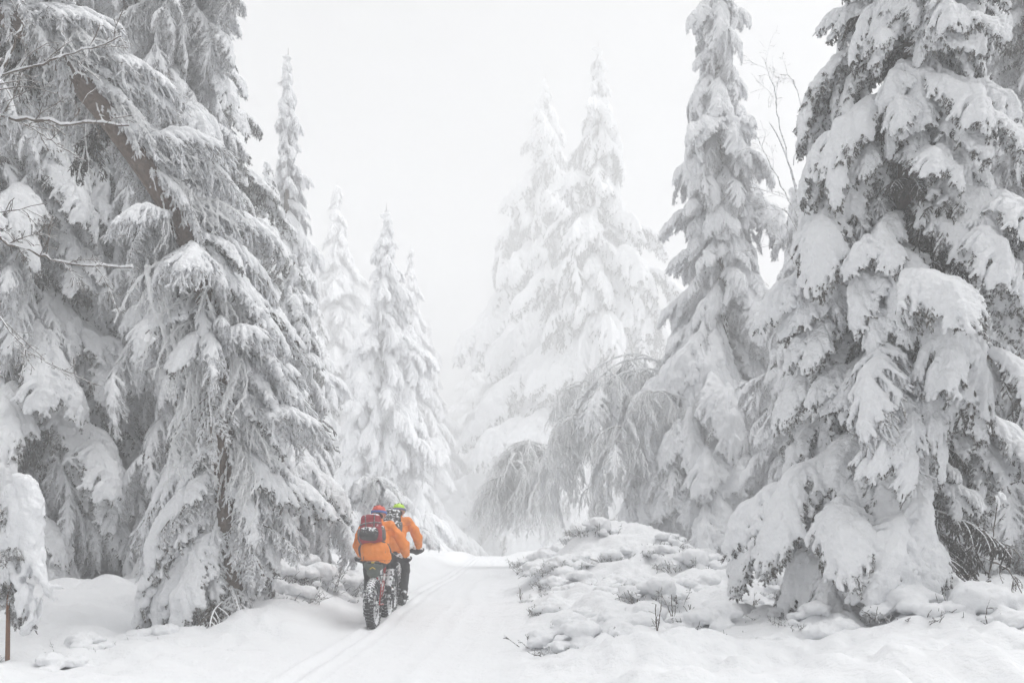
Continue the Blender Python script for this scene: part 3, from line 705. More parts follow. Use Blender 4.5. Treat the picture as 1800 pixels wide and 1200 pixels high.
# ------------------------------------------------------------------ snow-caked sapling at the left edge
def caked_sapling():
    b = px(13, 1168, 8.7); b[2] = gz(b[0], b[1]) - .06
    t = thing('young_spruce', 'young spruce caked in a hood of snow on a thin brown stem, front left corner', 'sapling', b)
    p = lambda u, v, dd=0: px(u, v, 8.7 + dd) - b
    C = resample([np.zeros(3), p(14, 1100), p(16, 1030), p(30, 930), p(42, 850)], 14)
    V, Qd = tube(C, np.linspace(.024, .012, 14), 7); link('stem', mesh_np('stem', V, Qd, ['stem']), parent=t)
    I = []
    for (pts, r) in (([(28, 862), (24, 900), (16, 960), (8, 1010)], (.085, .105, .10, .05)), ([(52, 850), (60, 890), (58, 950), (46, 1010)], (.085, .11, .10, .05)),
                     ([(40, 842), (42, 880), (38, 960)], (.075, .10, .09)), ([(12, 930), (0, 985), (-6, 1020)], (.09, .09, .05)),
                     ([(62, 970), (72, 1010), (84, 1040), (96, 1052)], (.06, .06, .045, .022)), ([(84, 1030), (104, 1033)], (.025, .028)),
                     ([(50, 1030), (44, 1062), (38, 1085)], (.06, .10, .05)), ([(24, 990), (40, 1030)], (.07, .06)), ([(66, 1050), (60, 1085), (42, 1110)], (.03, .045, .03)), ([(-10, 1000), (-14, 1050)], (.06, .04))):
        for dd, k in ((-.11, .9), (0, 1.12), (.11, .9)): I.append(([p(u + 6 * dd * 10 * (1 if v % 20 else -1), v, dd) for u, v in pts], tuple(k * q * .82 for q in r)))
    P, Rr = sweeps(*I)
    V, F = blob(P, Rr, .016, 2, noise=((5, .03), (14, .016), (34, .007)), seed=4, ico=ICO1)
    link('snow_hood', mesh_np('snow_hood', V, F, ['snow']), parent=t)
    rng = np.random.default_rng(2)
    for k in range(16):
        u = rng.uniform(.32, .9); q = np.array([np.interp(u, np.linspace(0, 1, 14), C[:, j]) for j in range(3)])
        put_bough(t, BARE[k % 2], q, rng.uniform(0, 6.28), rng.uniform(.16, .30), R(rng.uniform(-5, 40)), 0, True)
    for k in range(22):
        u = rng.uniform(.42, .97); q = np.array([np.interp(u, np.linspace(0, 1, 14), C[:, j]) for j in range(3)])
        put_bough(t, HEAVY[rng.integers(6)], q, rng.uniform(0, 6.28), rng.uniform(.17, .27), R(rng.uniform(10, 40)), R(rng.normal(0, 12)), True, rng.uniform(.8, 1.2))
    return t
caked_sapling()

# ------------------------------------------------------------------ heather and bilberry clumps under snow
def clump_meshes(seed, r=.42, hgt=.26):
    rng = np.random.default_rng(seed)
    P = []; Rr = []
    for k in range(18):
        a = rng.uniform(0, 6.28); q = math.sqrt(rng.random()) * r; e = 1 - (q / r) ** 2
        P.append([q * math.cos(a) * 1.15, q * math.sin(a), hgt * (.25 + .75 * e) * rng.uniform(.7, 1.1)]); Rr.append(rng.uniform(.11, .20) * (.6 + .4 * e) * (r / .42) ** .5)
    for k in range(16):
        a = rng.uniform(0, 6.28); q = r * rng.uniform(.75, 1.15)
        P.append([q * math.cos(a) * 1.15, q * math.sin(a), rng.uniform(.02, .12)]); Rr.append(rng.uniform(.035, .085))
    V, F = blob(P, Rr, .02, 12, (1.2, 1.2, .6), ((4, .04), (10, .022), (28, .009)), seed, ICO2)
    snow_me = mesh_np('snow_load', V, F, ['ground_snow'])
    A = Acc(); tw = []
    for k in range(44):
        a = rng.uniform(0, 6.28); q = r * rng.uniform(.75, 1.15)
        p = np.array([q * math.cos(a) * 1.15, q * math.sin(a), 0]); tw.append(grow(rng, p, np.array([math.cos(a) * .7, math.sin(a) * .7, 1]) + rng.normal(0, .3, 3), hgt * rng.uniform(.4, .95), 5, .3, .4))
    V, Qd = tubes(np.array(tw), np.full((len(tw), 5), .005) * np.array([1, 1, .9, .8, .4]), 3); A.add(V, Qd, 0)
    tw2 = []
    for tp in tw:
        for j in range(4): tw2.append(grow(rng, tp[rng.integers(1, 4)], rng.normal(0, 1, 3) + np.array([0, 0, .3]), .07, 5, .2, .3))
    V, Qd = tubes(np.array(tw2), np.full((len(tw2), 5), .004), 3); A.add(V, Qd, 0)
    return snow_me, A.mesh('twigs', ['frost'], False)
CL = [clump_meshes(300 + i, r, h) for i, (r, h) in enumerate(((.42, .26), (.36, .30), (.55, .24), (.30, .20), (.48, .32)))]
def clump(x, y, k, sc_, label, group, rz, sink=.05):
    t = thing('heather_clump', label, 'shrub', (x, y, gz(x, y) - sink), group, rz)
    for me, nm in zip(CL[k], ('snow_load', 'twigs')):
        o = link(nm, me, parent=t, kind='stuff' if nm == 'twigs' else None); o.scale = (sc_, sc_, sc_ * (1 if nm == 'snow_load' else 1.05))
    return t
rng = np.random.default_rng(44)
def scatter(n, f, lab, grp, mind=.5, sc_=(.6, 1.15)):
    pts = []; tries = 0
    while len(pts) < n and tries < 4000:
        tries += 1; q = f()
        if all((q[0] - a[0]) ** 2 + (q[1] - a[1]) ** 2 > mind ** 2 for a in pts): pts.append(q)
    for q in pts: clump(q[0], q[1], rng.integers(len(CL)), rng.uniform(*sc_), lab, grp, rng.uniform(0, 6.28), rng.uniform(.10, .17) * sc_[1])
scatter(36, lambda: (rng.uniform(.3, 4.2), rng.uniform(8.6, 15.5)), 'low heather clump under rounded snow on the bank right of the trail', 'snowed-over heather on the right bank', .55, (.55, 1.1))
scatter(16, lambda: (rng.uniform(.3, 3.9), rng.uniform(15.2, 19.5)), 'snow-rounded heather clump on the hump below the bowed birch', 'snowed-over heather on the hump', .6, (.6, 1.1))
scatter(12, lambda: (rng.uniform(-4.0, -2.95), rng.uniform(12.6, 16.5)), 'snow-buried heather clump on the bank between the leaning spruce and the cyclists', 'snowed-over heather on the left bank', .45, (.9, 1.4))
scatter(4, lambda: (rng.uniform(-5.6, -4.2), rng.uniform(8.6, 10.6)), 'small snow-dusted heather clump in front of the leaning spruce', 'snowed-over heather front left', .7, (.5, .8))
scatter(11, lambda: (rng.uniform(2.6, 6.2), rng.uniform(7.9, 9.4)), 'snow-rounded heather clump along the bottom edge before the big spruce', 'snowed-over heather before the big spruce', .5, (.8, 1.3))
def dry_stalk(u, v, d, h, seed, label, group=None):
    r = np.random.default_rng(seed); p = px(u, v, d); p[2] = gz(p[0], p[1]) - .02
    t = thing('dry_stalk', label, 'plant', p, group)
    for k in range(3):
        C = grow(r, np.zeros(3), np.array([r.normal(0, .35), r.normal(0, .2), 1]), h * r.uniform(.6, 1.1), 7, .2, .25)
        bare_limb(r, t, C, .005, 1, 5, .35, 'stalk', snowstrip=False, curl=.1)
for i, (u, v, d, h) in enumerate(((1182, 1075, 10.4, .35), (1120, 1090, 10, .3), (1155, 1165, 8.8, .32), (1225, 1110, 9.5, .28), (1300, 1010, 12.2, .3), (1320, 1040, 11.5, .3), (915, 1000, 14.5, .25), (1085, 1160, 8.9, .2))):
    dry_stalk(u, v, d, h, 500 + i, 'thin dry stalks poking out of the snow on the right bank', 'dry stalks on the right bank')
# frosted bare shrub in the dark hollow at the lower right
def bare_shrub():
    r = np.random.default_rng(12); b = px(1735, 1085, 9.9); b[2] = gz(b[0], b[1]) - .05
    t = thing('bare_shrub', 'bare frosted shrub with fanned twigs at the dark hollow, lower right corner', 'shrub', b)
    for k in ([(1735, 1085), (1738, 1020), (1745, 950), (1752, 880)], [(1738, 1040), (1700, 1060), (1670, 1075), (1650, 1070)], [(1738, 1030), (1765, 1050), (1785, 1085), (1795, 1100)],
              [(1742, 985), (1770, 1000), (1790, 1030), (1800, 1060)], [(1745, 950), (1775, 960), (1800, 985)], [(1740, 1020), (1715, 1030), (1690, 1060), (1680, 1085)]):
        bare_limb(r, t, [px(u, v, 9.9 + r.normal(0, .08)) - b for u, v in k], .013, 2, 7, .38, snowstrip=False, curl=.8)
bare_shrub()

# ------------------------------------------------------------------ riders and bikes
M['tyre'] = plain('tyre_rubber', (.025, .025, .027), .85, snow=.36, noise=.4, scale=60, snow_scale=38)
M['metal_dark'] = plain('dark_metal', (.05, .05, .055), .45, snow=.30, noise=.3, scale=40, snow_scale=30)
M['rim'] = plain('rim', (.10, .10, .11), .5, snow=.52, noise=.3, scale=30, snow_scale=24)
M['frame_red'] = plain('frame_red', (.35, .03, .03), .4, snow=.28, noise=.2, scale=20)
M['orange'] = plain('orange_shell', (.83, .235, .016), .62, noise=.16, scale=11, bump=.6, spec=.4)
M['orange_deep'] = plain('orange_panel', (.62, .17, .02), .65, noise=.12, scale=14)
M['black'] = plain('black_cloth', (.022, .022, .024), .85, snow=.2, noise=.35, scale=18, snow_scale=40)
M['black_snowy'] = plain('snowy_black_cloth', (.035, .035, .038), .9, snow=.44, noise=.35, scale=22, snow_scale=26)
M['net'] = plain('dark_net', (.05, .047, .047), .9, snow=.24, noise=.5, scale=50, snow_scale=20)
M['pack_red'] = plain('red_pack', (.30, .022, .035), .7, snow=.19, noise=.2, scale=16, snow_scale=12, bump=.3)
M['pack_dark'] = plain('dark_pack', (.045, .047, .045), .8, snow=.30, noise=.5, scale=20, snow_scale=26, bump=.3)
M['strap'] = plain('grey_strap', (.13, .12, .12), .8, snow=.2, noise=.2)
M['bag_green'] = plain('grey_green_bag', (.10, .115, .10), .8, snow=.22, noise=.2, scale=15, bump=.3)
M['yellow'] = plain('yellow_mark', (.72, .52, .03), .6, noise=.1)
M['helmet_red'] = plain('red_helmet', (.70, .09, .045), .35, noise=.06, spec=.5)
M['helmet_green'] = plain('lime_helmet', (.50, .80, .03), .35, noise=.06, spec=.5)
M['vent'] = plain('vent_dark', (.05, .03, .03), .8, noise=.1)
M['band_blue'] = plain('blue_band', (.10, .20, .48), .6, noise=.15)
M['band_white'] = plain('white_band', (.75, .76, .80), .6, noise=.05)
M['band_violet'] = plain('violet_band', (.22, .20, .36), .6, noise=.15)
M['skin'] = plain('skin', (.55, .33, .25), .55, noise=.06)
M['hair'] = plain('hair', (.06, .04, .03), .8, noise=.2)
M['chrome'] = plain('alloy', (.45, .45, .46), .35, snow=.35, noise=.15, snow_scale=30)
def rbox(name, size, m, parent, loc=(0, 0, 0), rot=(0, 0, 0), bev=.3, taper=0, puff=.0, seg=3, seed=0):
    """softly rounded block, slightly puffed and uneven"""
    import bmesh
    bm = bmesh.new(); bmesh.ops.create_cube(bm, size=1)
    bmesh.ops.subdivide_edges(bm, edges=bm.edges[:], cuts=7, use_grid_fill=True)
    V = np.array([v.co[:] for v in bm.verts]) * 2
    e = 1 / max(.05, bev)
    nn = (np.abs(V) ** (2 * e)).sum(1) ** (1 / (2 * e)); V = V / nn[:, None]
    V = V * (1 + puff * (1 - np.abs(V[:, [2, 0, 1]])))
    S = np.array(size) / 2
    V[:, 0] *= 1 - taper * V[:, 2]; V[:, 1] *= 1 - taper * .5 * V[:, 2]
    V = V * S
    V = V + .02 * min(size) * 2 * np.stack([vnoise(V * 14 + seed, 1), vnoise(V * 14 + seed, 2), vnoise(V * 14 + seed, 3)], -1)
    for v, c in zip(bm.verts, V): v.co = c
    me = bpy.data.meshes.new(name); bm.to_mesh(me); bm.free()
    for p in me.polygons: p.use_smooth = True
    o = link(name, me, m, parent); o.location = loc; o.rotation_euler = rot
    return o
def tb(name, pts, r, m, parent, sides=8, smooth_pts=0):
    pts = resample(pts, smooth_pts) if smooth_pts else np.asarray(pts, float)
    if smooth_pts and not np.isscalar(r): r = np.interp(np.linspace(0, 1, smooth_pts), np.linspace(0, 1, len(r)), r)
    V, Qd = tube(pts, r, sides); return link(name, mesh_np(name, V, Qd), m, parent)
def ring_profile(prof, n, axis_x=True):
    """revolve a closed (radius, x) profile about the x axis"""
    prof = np.array(prof); a = np.arange(n) * 2 * math.pi / n; k = len(prof)
    V = np.stack([np.broadcast_to(prof[None, :, 1], (n, k)), np.cos(a)[:, None] * prof[None, :, 0], np.sin(a)[:, None] * prof[None, :, 0]], -1)
    i = np.arange(n * k).reshape(n, k)
    Q = np.stack([i, np.roll(i, -1, 1), np.roll(np.roll(i, -1, 1), -1, 0), np.roll(i, -1, 0)], -1).reshape(-1, 4)
    return V.reshape(-1, 3), Q
def wheel(parent, y, steer=0, seed=0):
    w_ = bpy.data.objects.new('wheel', None); COL.objects.link(w_); w_.parent = parent; w_.location = (0, y, .365); w_.rotation_euler = (seed * .7, 0, steer)
    r, R0 = .056, .312
    th = np.linspace(.35, 2 * math.pi - .35, 16) - math.pi
    prof = [(R0 + r * math.cos(t) , r * 1.08 * math.sin(t)) for t in th]
    A = Acc(); V, Qd = ring_profile(prof, 56); A.add(V, Qd, 0)
    cube = np.array([[x, y_, z] for x in (-1, 1) for y_ in (-1, 1) for z in (-1, 1)], float)
    cf = np.array([[0, 1, 3, 2], [4, 6, 7, 5], [0, 4, 5, 1], [2, 3, 7, 6], [0, 2, 6, 4], [1, 5, 7, 3]])
    for k in range(44):
        for j, (t, wx) in enumerate(((0, .014), (.55, .010), (-.55, .010), (1.05, .009), (-1.05, .009))):
            a = (k + .5 * (j % 2)) * 2 * math.pi / 44
            c = cube * np.array([wx, .0085, .0042]); ct, s_ = math.cos(t), math.sin(t)
            q = np.stack([c[:, 0] * ct + (c[:, 2]) * s_, c[:, 1], -c[:, 0] * s_ + c[:, 2] * ct], -1) + np.array([(r * 1.08 + .003) * s_, 0, R0 + (r + .003) * ct])
            ca, sa = math.cos(a), math.sin(a)
            A.add(np.stack([q[:, 0], q[:, 1] * ca - q[:, 2] * sa, q[:, 1] * sa + q[:, 2] * ca], -1), cf, 0)
    link('tyre', A.mesh('tyre', ['tyre']), parent=w_)
    V, Qd = ring_profile([(.262, -.038), (.280, -.040), (.280, .040), (.262, .038)], 48); link('rim', mesh_np('rim', V, Qd, ['rim'], shade=False), parent=w_)
    A = Acc()
    for k in range(28):
        a = k * 2 * math.pi / 28; sx = .03 if k % 2 else -.03; a2 = a + (.35 if k % 4 < 2 else -.35)
        V, Qd = tube([[sx, .028 * math.cos(a2), .028 * math.sin(a2)], [sx * .5, .266 * math.cos(a), .266 * math.sin(a)]], .0022, 4); A.add(V, Qd, 0)
    link('spokes', A.mesh('spokes', ['chrome']), parent=w_)
    tb('hub', [[-.075, 0, 0], [-.04, 0, 0], [.04, 0, 0], [.075, 0, 0]], [.014, .03, .03, .014], 'metal_dark', w_, 12)
    # snow packed against the spokes
    r_ = np.random.default_rng(seed + 5); P = []; Rr = []
    for k in range(46):
        a = r_.uniform(0, 6.28); q = r_.uniform(.18, .262); P.append([r_.normal(0, .014), q * math.cos(a), q * math.sin(a)]); Rr.append(r_.uniform(.012, .03))
    V, F = blob(P, Rr, .009, 2, (.7, 1, 1), ((30, .004),), 2, ICO1); link('packed_snow', mesh_np('packed_snow', V, F, ['snow']), parent=w_)
    return w_
def fat_bike(label, x, y, z, yaw, crank_a, mframe):
    t = thing('fat_bike', label, 'bicycle', (x, y, z), 'fat bikes on the trail', yaw)
    wheel(t, 0, 0, 1); wheel(t, 1.12, 0, 2)
    A = Acc()
    BB, ST, HT, HB = (0, .44, .33), (0, .27, .80), (0, .90, .88), (0, .945, .76)
    for p, r in (([BB, ST], .017), ([ST, (0, .58, .85), HT], .018), ([BB, (0, .70, .50), HB], .022), ([HB, HT], .024)):
        V, Qd = tube(p, r, 10); A.add(V, Qd, 0)
    for sx in (-1, 1):
        V, Qd = tube([(sx * .03, .44, .33), (sx * .085, .33, .345), (sx * .088, 0, .365)], .011, 8); A.add(V, Qd, 0)
        V, Qd = tube([(sx * .02, .27, .79), (sx * .085, .16, .62), (sx * .088, 0, .365)], .009, 8); A.add(V, Qd, 0)
    link('frame', A.mesh('frame', [mframe]), parent=t)
    A = Acc()
    V, Qd = tube([(0, .945, .76), (0, .955, .73)], .024, 10); A.add(V, Qd, 0)
    for sx in (-1, 1):
        V, Qd = tube([(0, .955, .75), (sx * .085, .965, .73), (sx * .088, 1.12, .365)], .015, 8); A.add(V, Qd, 0)
    link('fork', A.mesh('fork', ['metal_dark']), parent=t)
    tb('seat_post', [(0, .27, .79), (0, .235, .925)], .014, 'metal_dark', t)
    V, F = blob(*sweeps(([(0, .10, .955), (0, .22, .95), (0, .36, .94)], (.062, .05, .022)), ([(-.05, .10, .955), (.05, .10, .955)], .05)), .011, 3, (1, 1, .45)); link('saddle', mesh_np('saddle', V, F), 'black_snowy', t)
    tb('stem', [(0, .90, .88), (0, .895, .955), (0, .925, .985)], .018, 'metal_dark', t)
    tb('handlebar', [(-.36, .83, 1.01), (-.2, .885, 1.0), (0, .925, .985), (.2, .885, 1.0), (.36, .83, 1.01)], .013, 'metal_dark', t, 8, 16)
    for sx in (-1, 1):   # winter bar mitts
        V, F = blob(*sweeps(([(sx * .385, .80, 1.0), (sx * .30, .87, 1.0), (sx * .21, .90, .99)], (.06, .095, .065)), ([(sx * .33, .93, .98)], [.07]) if False else ([(sx * .31, .95, .975), (sx * .27, .96, .97)], (.065, .05))), .014, 3, noise=((14, .008),), seed=3)
        link('bar_mitt', mesh_np('bar_mitt', V, F), 'black_snowy', t)
    cr = link('crank', None, parent=t) if False else None
    A = Acc(); pr = []
    for sx, a in ((1, crank_a), (-1, crank_a + math.pi)):
        e = np.array([sx * .10, .44 + .172 * math.cos(a), .33 + .172 * math.sin(a)]); pr.append((sx, e))
        V, Qd = tube([(sx * .07, .44, .33), e], [.016, .012], 8); A.add(V, Qd, 0)
    V, Qd = tube([(-.075, .44, .33), (.075, .44, .33)], .018, 10); A.add(V, Qd, 0)
    V, Qd = ring_profile([(.055, .048), (.068, .048), (.068, .053), (.055, .053)], 30); A.add(V + np.array([0, .44, .33]), Qd, 0)
    c_ = link('crank', A.mesh('crank', ['metal_dark']), parent=t)
    for sx, e in pr: rbox('pedal', (.10, .10, .018), 'metal_dark', c_, e + np.array([sx * .055, 0, 0]), bev=.12)
    A = Acc()
    for dz, dz2 in ((.066, .036), (-.066, -.036)):
        V, Qd = tube([(.05, .44, .33 + dz), (.055, 0, .365 + dz2)], .005, 5); A.add(V, Qd, 0)
    link('chain', A.mesh('chain', ['metal_dark']), parent=t)
    V, Qd = ring_profile([(.02, .04), (.05, .044), (.044, .062), (.02, .066)], 24); link('cassette', mesh_np('cassette', V + np.array([0, 0, .365]), Qd, ['chrome']), parent=t)
    return t, pr
def rider(label, x, y, z, yaw, pr, helmet, band, pant, lean, head_turn):
    t = thing('person', label, 'person', (x, y, z), 'cyclists on the trail', yaw)
    dl = dict(pr)
    hip = {s_: np.array([s_ * .10, .20, 1.02]) for s_ in (-1, 1)}
    foot = {s_: dl[s_] + np.array([s_ * .055, .02, .045]) for s_ in (-1, 1)}
    ank = {s_: foot[s_] + np.array([-s_ * .01, -.10, .09]) for s_ in (-1, 1)}
    knee = {}
    for s_ in (-1, 1):
        a, b = hip[s_], ank[s_]; L1, L2 = .455, .44; dv = b - a; D = min(np.linalg.norm(dv), L1 + L2 - .01)
        u = dv / np.linalg.norm(dv); k = (L1 ** 2 - L2 ** 2 + D ** 2) / (2 * D); hh = math.sqrt(max(0, L1 ** 2 - k ** 2))
        f = np.array([s_ * .12, 1, .2]); f = nrm(f - u * (f @ u)); knee[s_] = a + u * k + f * hh
    pel = np.array([0, .20, 1.07]); chest = np.array([lean, .40, 1.33]); nk = np.array([lean * 1.4, .50, 1.50]); hd = np.array([lean * 1.6, .585, 1.645])
    sh = {s_: np.array([lean * 1.3 + s_ * .185, .46, 1.455]) for s_ in (-1, 1)}
    el = {s_: np.array([s_ * .345, .53, 1.19]) for s_ in (-1, 1)}
    hn = {s_: np.array([s_ * .335, .80, 1.035]) for s_ in (-1, 1)}
    # one continuous body: trunk, limbs, neck and head with face
    I = [([pel, (pel + chest) / 2, chest, nk], (.13, .12, .135, .06)), ([sh[-1], nk - [0, .03, .04], sh[1]], .06), ([nk, hd - [0, .0, .06]], (.055, .055)),
         ([hd + [0, -.02, .02], hd + [0, .02, .0]], .092), ([hd + [0, .05, -.06], hd + [0, .075, -.075]], (.055, .04)), ([hd + [0, .10, -.01], hd + [0, .122, -.03]], (.012, .016))]
    for s_ in (-1, 1):
        I += [([sh[s_], el[s_], hn[s_]], (.052, .04, .028)), ([hip[s_], knee[s_], ank[s_]], (.08, .055, .042)), ([hd + [s_ * .088, -.005, -.01], hd + [s_ * .096, -.015, -.02]], .016),
              ([ank[s_], foot[s_] + [0, .02, -.01]], (.042, .035))]
    V, F = blob(*sweeps(*I), .011, 3); link('body', mesh_np('body', V, F), 'skin', t)
    for s_ in (-1, 1):
        V = ICO1[0] * .011 + hd + np.array([s_ * .034, .088, .012]); link('eye', mesh_np('eye', V, ICO1[1]), 'vent', t)
    link('mouth', mesh_np('mouth', ICO1[0] * np.array([.022, .008, .006]) + hd + np.array([0, .108, -.068]), ICO1[1]), 'pack_red', t)
    V, F = blob(*sweeps(([hd + [0, -.045, -.01], hd + [0, -.055, -.05]], (.075, .055))), .012, 2); link('hair', mesh_np('hair', V, F), 'hair', t)
    # jacket: wide hem, folds, puffed sleeves
    I = [([pel + [-.06, -.02, -.02], pel + [.06, -.02, -.02]], .165), ([pel + [-.05, -.02, .05], chest + [-.05, 0, 0]], (.165, .155)), ([pel + [.05, -.02, .05], chest + [.05, 0, 0]], (.165, .155)),
         ([chest, nk - [0, .02, .06]], (.165, .11)), ([nk - [0, .0, .04], nk + [0, .03, .035]], (.085, .075)), ([sh[-1], nk - [0, .03, .06], sh[1]], (.085, .10, .085))]
    for s_ in (-1, 1):
        m1 = sh[s_] * .5 + el[s_] * .5 + np.array([s_ * .01, -.01, 0])
        I += [([sh[s_], m1, el[s_], el[s_] * .4 + hn[s_] * .6, hn[s_] * .97 + el[s_] * .03], (.088, .082, .078, .066, .052))]
    V, F = blob(*sweeps(*I), .012, 3, noise=((5, .018), (11, .014), (26, .004)), seed=int(x * 10) + 3)
    V = V[:]; link('jacket', mesh_np('jacket', V, F), 'orange', t)
    tb('yoke_seam', [sh[-1] + [-.02, -.085, -.03], chest + [-.08, -.165, .06], chest + [0, -.172, .05], chest + [.08, -.165, .06], sh[1] + [.02, -.085, -.03]], .006, 'orange_deep', t, 5, 16)
    tb('hem_seam', [pel + [.215 * math.cos(a), -.02 + .166 * math.sin(a), -.085] for a in np.linspace(R(180), R(360), 14)], .008, 'orange_deep', t, 5)
    for s_ in (-1, 1): tb('sleeve_seam', [sh[s_] + [s_ * .02, -.085, 0], sh[s_] * .5 + el[s_] * .5 + [s_ * .03, -.078, 0], el[s_] + [s_ * .02, -.075, 0]], .005, 'orange_deep', t, 5, 10)
    for s_ in (-1, 1):     # side zips
        tb('zip', [pel + [s_ * .15, -.135, -.10], pel + [s_ * .165, -.11, .08], chest * .5 + pel * .5 + [s_ * .19, -.06, .02]], .0045, 'strap', t, 5, 12)
    I = [([pel + [-.05, -.03, -.09], pel + [.05, -.03, -.09]], .135)]
    for s_ in (-1, 1):
        I += [([hip[s_], hip[s_] * .5 + knee[s_] * .5, knee[s_], knee[s_] * .5 + ank[s_] * .5], (.105, .095, .078, .07))]
    V, F = blob(*sweeps(*I), .012, 3, noise=((9, .008), (24, .004)), seed=8); link('trousers', mesh_np('trousers', V, F), 'black', t)
    for s_ in (-1, 1):
        V, F = blob(*sweeps(([knee[s_] * .5 + ank[s_] * .5, ank[s_]], (.072, .06))), .011, 2, noise=((20, .006),)); link('gaiter', mesh_np('gaiter', V, F), pant, t)
        V, F = blob(*sweeps(([ank[s_] + [0, -.03, -.03], ank[s_] + [0, 0, .02]], .052), ([foot[s_] + [0, -.11, .0], foot[s_] + [0, .04, .0], foot[s_] + [0, .13, -.005]], (.045, .048, .036))), .011, 2); link('boot', mesh_np('boot', V, F), 'black_snowy', t)
        # gloved hand: palm, four fingers closed round the grip, thumb from the side of the palm
        w0 = hn[s_]; I = [([w0, w0 + [0, .05, -.01]], (.036, .038)), ([w0 + [-s_ * .03, .02, 0], w0 + [-s_ * .052, .05, -.022], w0 + [-s_ * .045, .075, -.04]], (.016, .014, .012))]
        for j, ln in enumerate((.9, 1.0, .95, .78)):
            o = w0 + np.array([s_ * (-.027 + .019 * j), .06, .0])
            I.append(([o, o + [0, .034 * ln, -.004], o + [0, .046 * ln, -.032], o + [0, .022 * ln, -.05]], (.0115, .011, .0105, .0095)))
        V, F = blob(*sweeps(*I), .006, 1); link('glove', mesh_np('glove', V, F), 'black', t)
    # helmet
    hc = hd + np.array([0, -.005, .035])
    iv, if_ = _ico(4); V = iv.copy(); V[:, 2] = np.where(V[:, 2] < -.28, -.28 - .12 * (V[:, 2] + .28), V[:, 2])
    rib = .035 * np.cos(np.arctan2(V[:, 0], np.abs(V[:, 2]) + .35) * 11) * smooth(-.1, .3, V[:, 2]); V = V * (1 + rib[:, None]) * np.array([.108, .135, .105])
    V = V * (1 + .0 * V[:, :1])
    rot = Matrix.Rotation(R(-14), 3, 'X'); V = V @ np.array(rot.transposed()); V = V + hc
    h_ = link('helmet', mesh_np('helmet', V, if_), helmet, t)
    for (ax, ay) in ((-.55, -.5), (0, -.62), (.55, -.5), (-.3, .1), (.3, .1), (-.62, .35), (.62, .35)):
        n_ = nrm(np.array([ax, ay, .78])); c = n_ * np.array([.106, .132, .104]); V = ICO1[0] * np.array([.013, .030, .012]) + c
        V = V @ np.array(rot.transposed()) + hc; link('vent', mesh_np('vent', V, ICO1[1]), 'vent', h_)
    arc = [(hc + np.array(rot @ Vector((.112 * math.cos(a), .139 * math.sin(a), -.010 + .012 * math.sin(a))))) for a in np.linspace(0, 2 * math.pi, 33)]
    A = Acc(); arc = np.array(arc); dn = np.array([0, 0, .019])
    Vb = np.concatenate([arc - dn, arc + dn]); n_ = len(arc); i = np.arange(n_ - 1)
    s_o = link('goggle_strap', mesh_np('goggle_strap', Vb, np.stack([i, i + 1, i + 1 + n_, i + n_], -1)), band, h_)
    md = s_o.modifiers.new('s', 'SOLIDIFY'); md.thickness = .006; md.offset = 1
    a2 = np.array([(hc + np.array(rot @ Vector((.117 * math.cos(a), .144 * math.sin(a), -.010 + .012 * math.sin(a))))) for a in np.linspace(R(252), R(300), 9)])
    dn = np.array([0, 0, .011]); Vb = np.concatenate([a2 - dn, a2 + dn]); i = np.arange(8)
    link('strap_patch', mesh_np('strap_patch', Vb, np.stack([i, i + 1, i + 10, i + 9], -1)), 'band_white', s_o)
    return t, dict(chest=chest, pel=pel)
def backpack(label, x, y, z, loc, tilt, roll, mbody, mlow, w_=.33, h_=.46, d_=.20):
    t = thing('backpack', label, 'backpack', (x + loc[0], y + loc[1], z + loc[2]), 'backpacks of the cyclists')
    t.rotation_euler = (tilt, roll, 0)
    b = rbox('main_bag', (w_, d_, h_), mbody, t, bev=.34, taper=.10, puff=.05)
    rbox('lid', (w_ * .88, d_ * .95, .12), mbody, t, (0, .0, h_ * .46), bev=.45, puff=.05, seed=3)
    for sx in (-1, 1):
        rbox('side_pocket', (.07, d_ * .75, h_ * .5), 'strap', t, (sx * w_ * .52, .0, -h_ * .15), bev=.45, seed=5 + sx)
        tb('compression_strap', [(sx * w_ * .22, -d_ * .50, h_ * .52), (sx * w_ * .20, -d_ * .565, h_ * .25), (sx * w_ * .18, -d_ * .57, -h_ * .2)], .009, 'strap', t, 6, 10)
        tb('shoulder_strap', [(sx * .09, d_ * .45, h_ * .42), (sx * .13, d_ * .9, h_ * .48), (sx * .15, d_ * 1.55, h_ * .30), (sx * .16, d_ * 1.5, 0), (sx * .14, d_ * .5, -h_ * .38)], .018, 'strap', t, 6, 18)
    tb('cross_strap', [(-w_ * .5, -d_ * .40, h_ * .16), (-w_ * .25, -d_ * .58, h_ * .17), (w_ * .25, -d_ * .58, h_ * .17), (w_ * .5, -d_ * .40, h_ * .16)], .009, 'strap', t, 6, 14)
    tb('hip_belt', [(-w_ * .45, 0, -h_ * .46), (-.21, .12, -h_ * .50), (-.20, .30, -h_ * .62), (0, .38, -h_ * .68), (.20, .30, -h_ * .62), (.21, .12, -h_ * .50), (w_ * .45, 0, -h_ * .46)], .015, 'strap', t, 6, 30)
    rbox('net_pocket', (w_ * .80, .13, h_ * .45), mlow, t, (-.02, -d_ * .5, -h_ * .26), (R(-8), R(10), 0), bev=.45, puff=.08, seed=9)
    P, Rr = sweeps(([(-w_ * .3, -.02, h_ * .55), (0, -.03, h_ * .57), (w_ * .25, -.02, h_ * .55)], (.025, .035, .025)))
    V, F = blob(P, Rr, .01, 2, (1, 1, .6), ((18, .008),), 3, ICO1); link('settled_snow', mesh_np('settled_snow', V, F, ['snow']), parent=t)
    return t
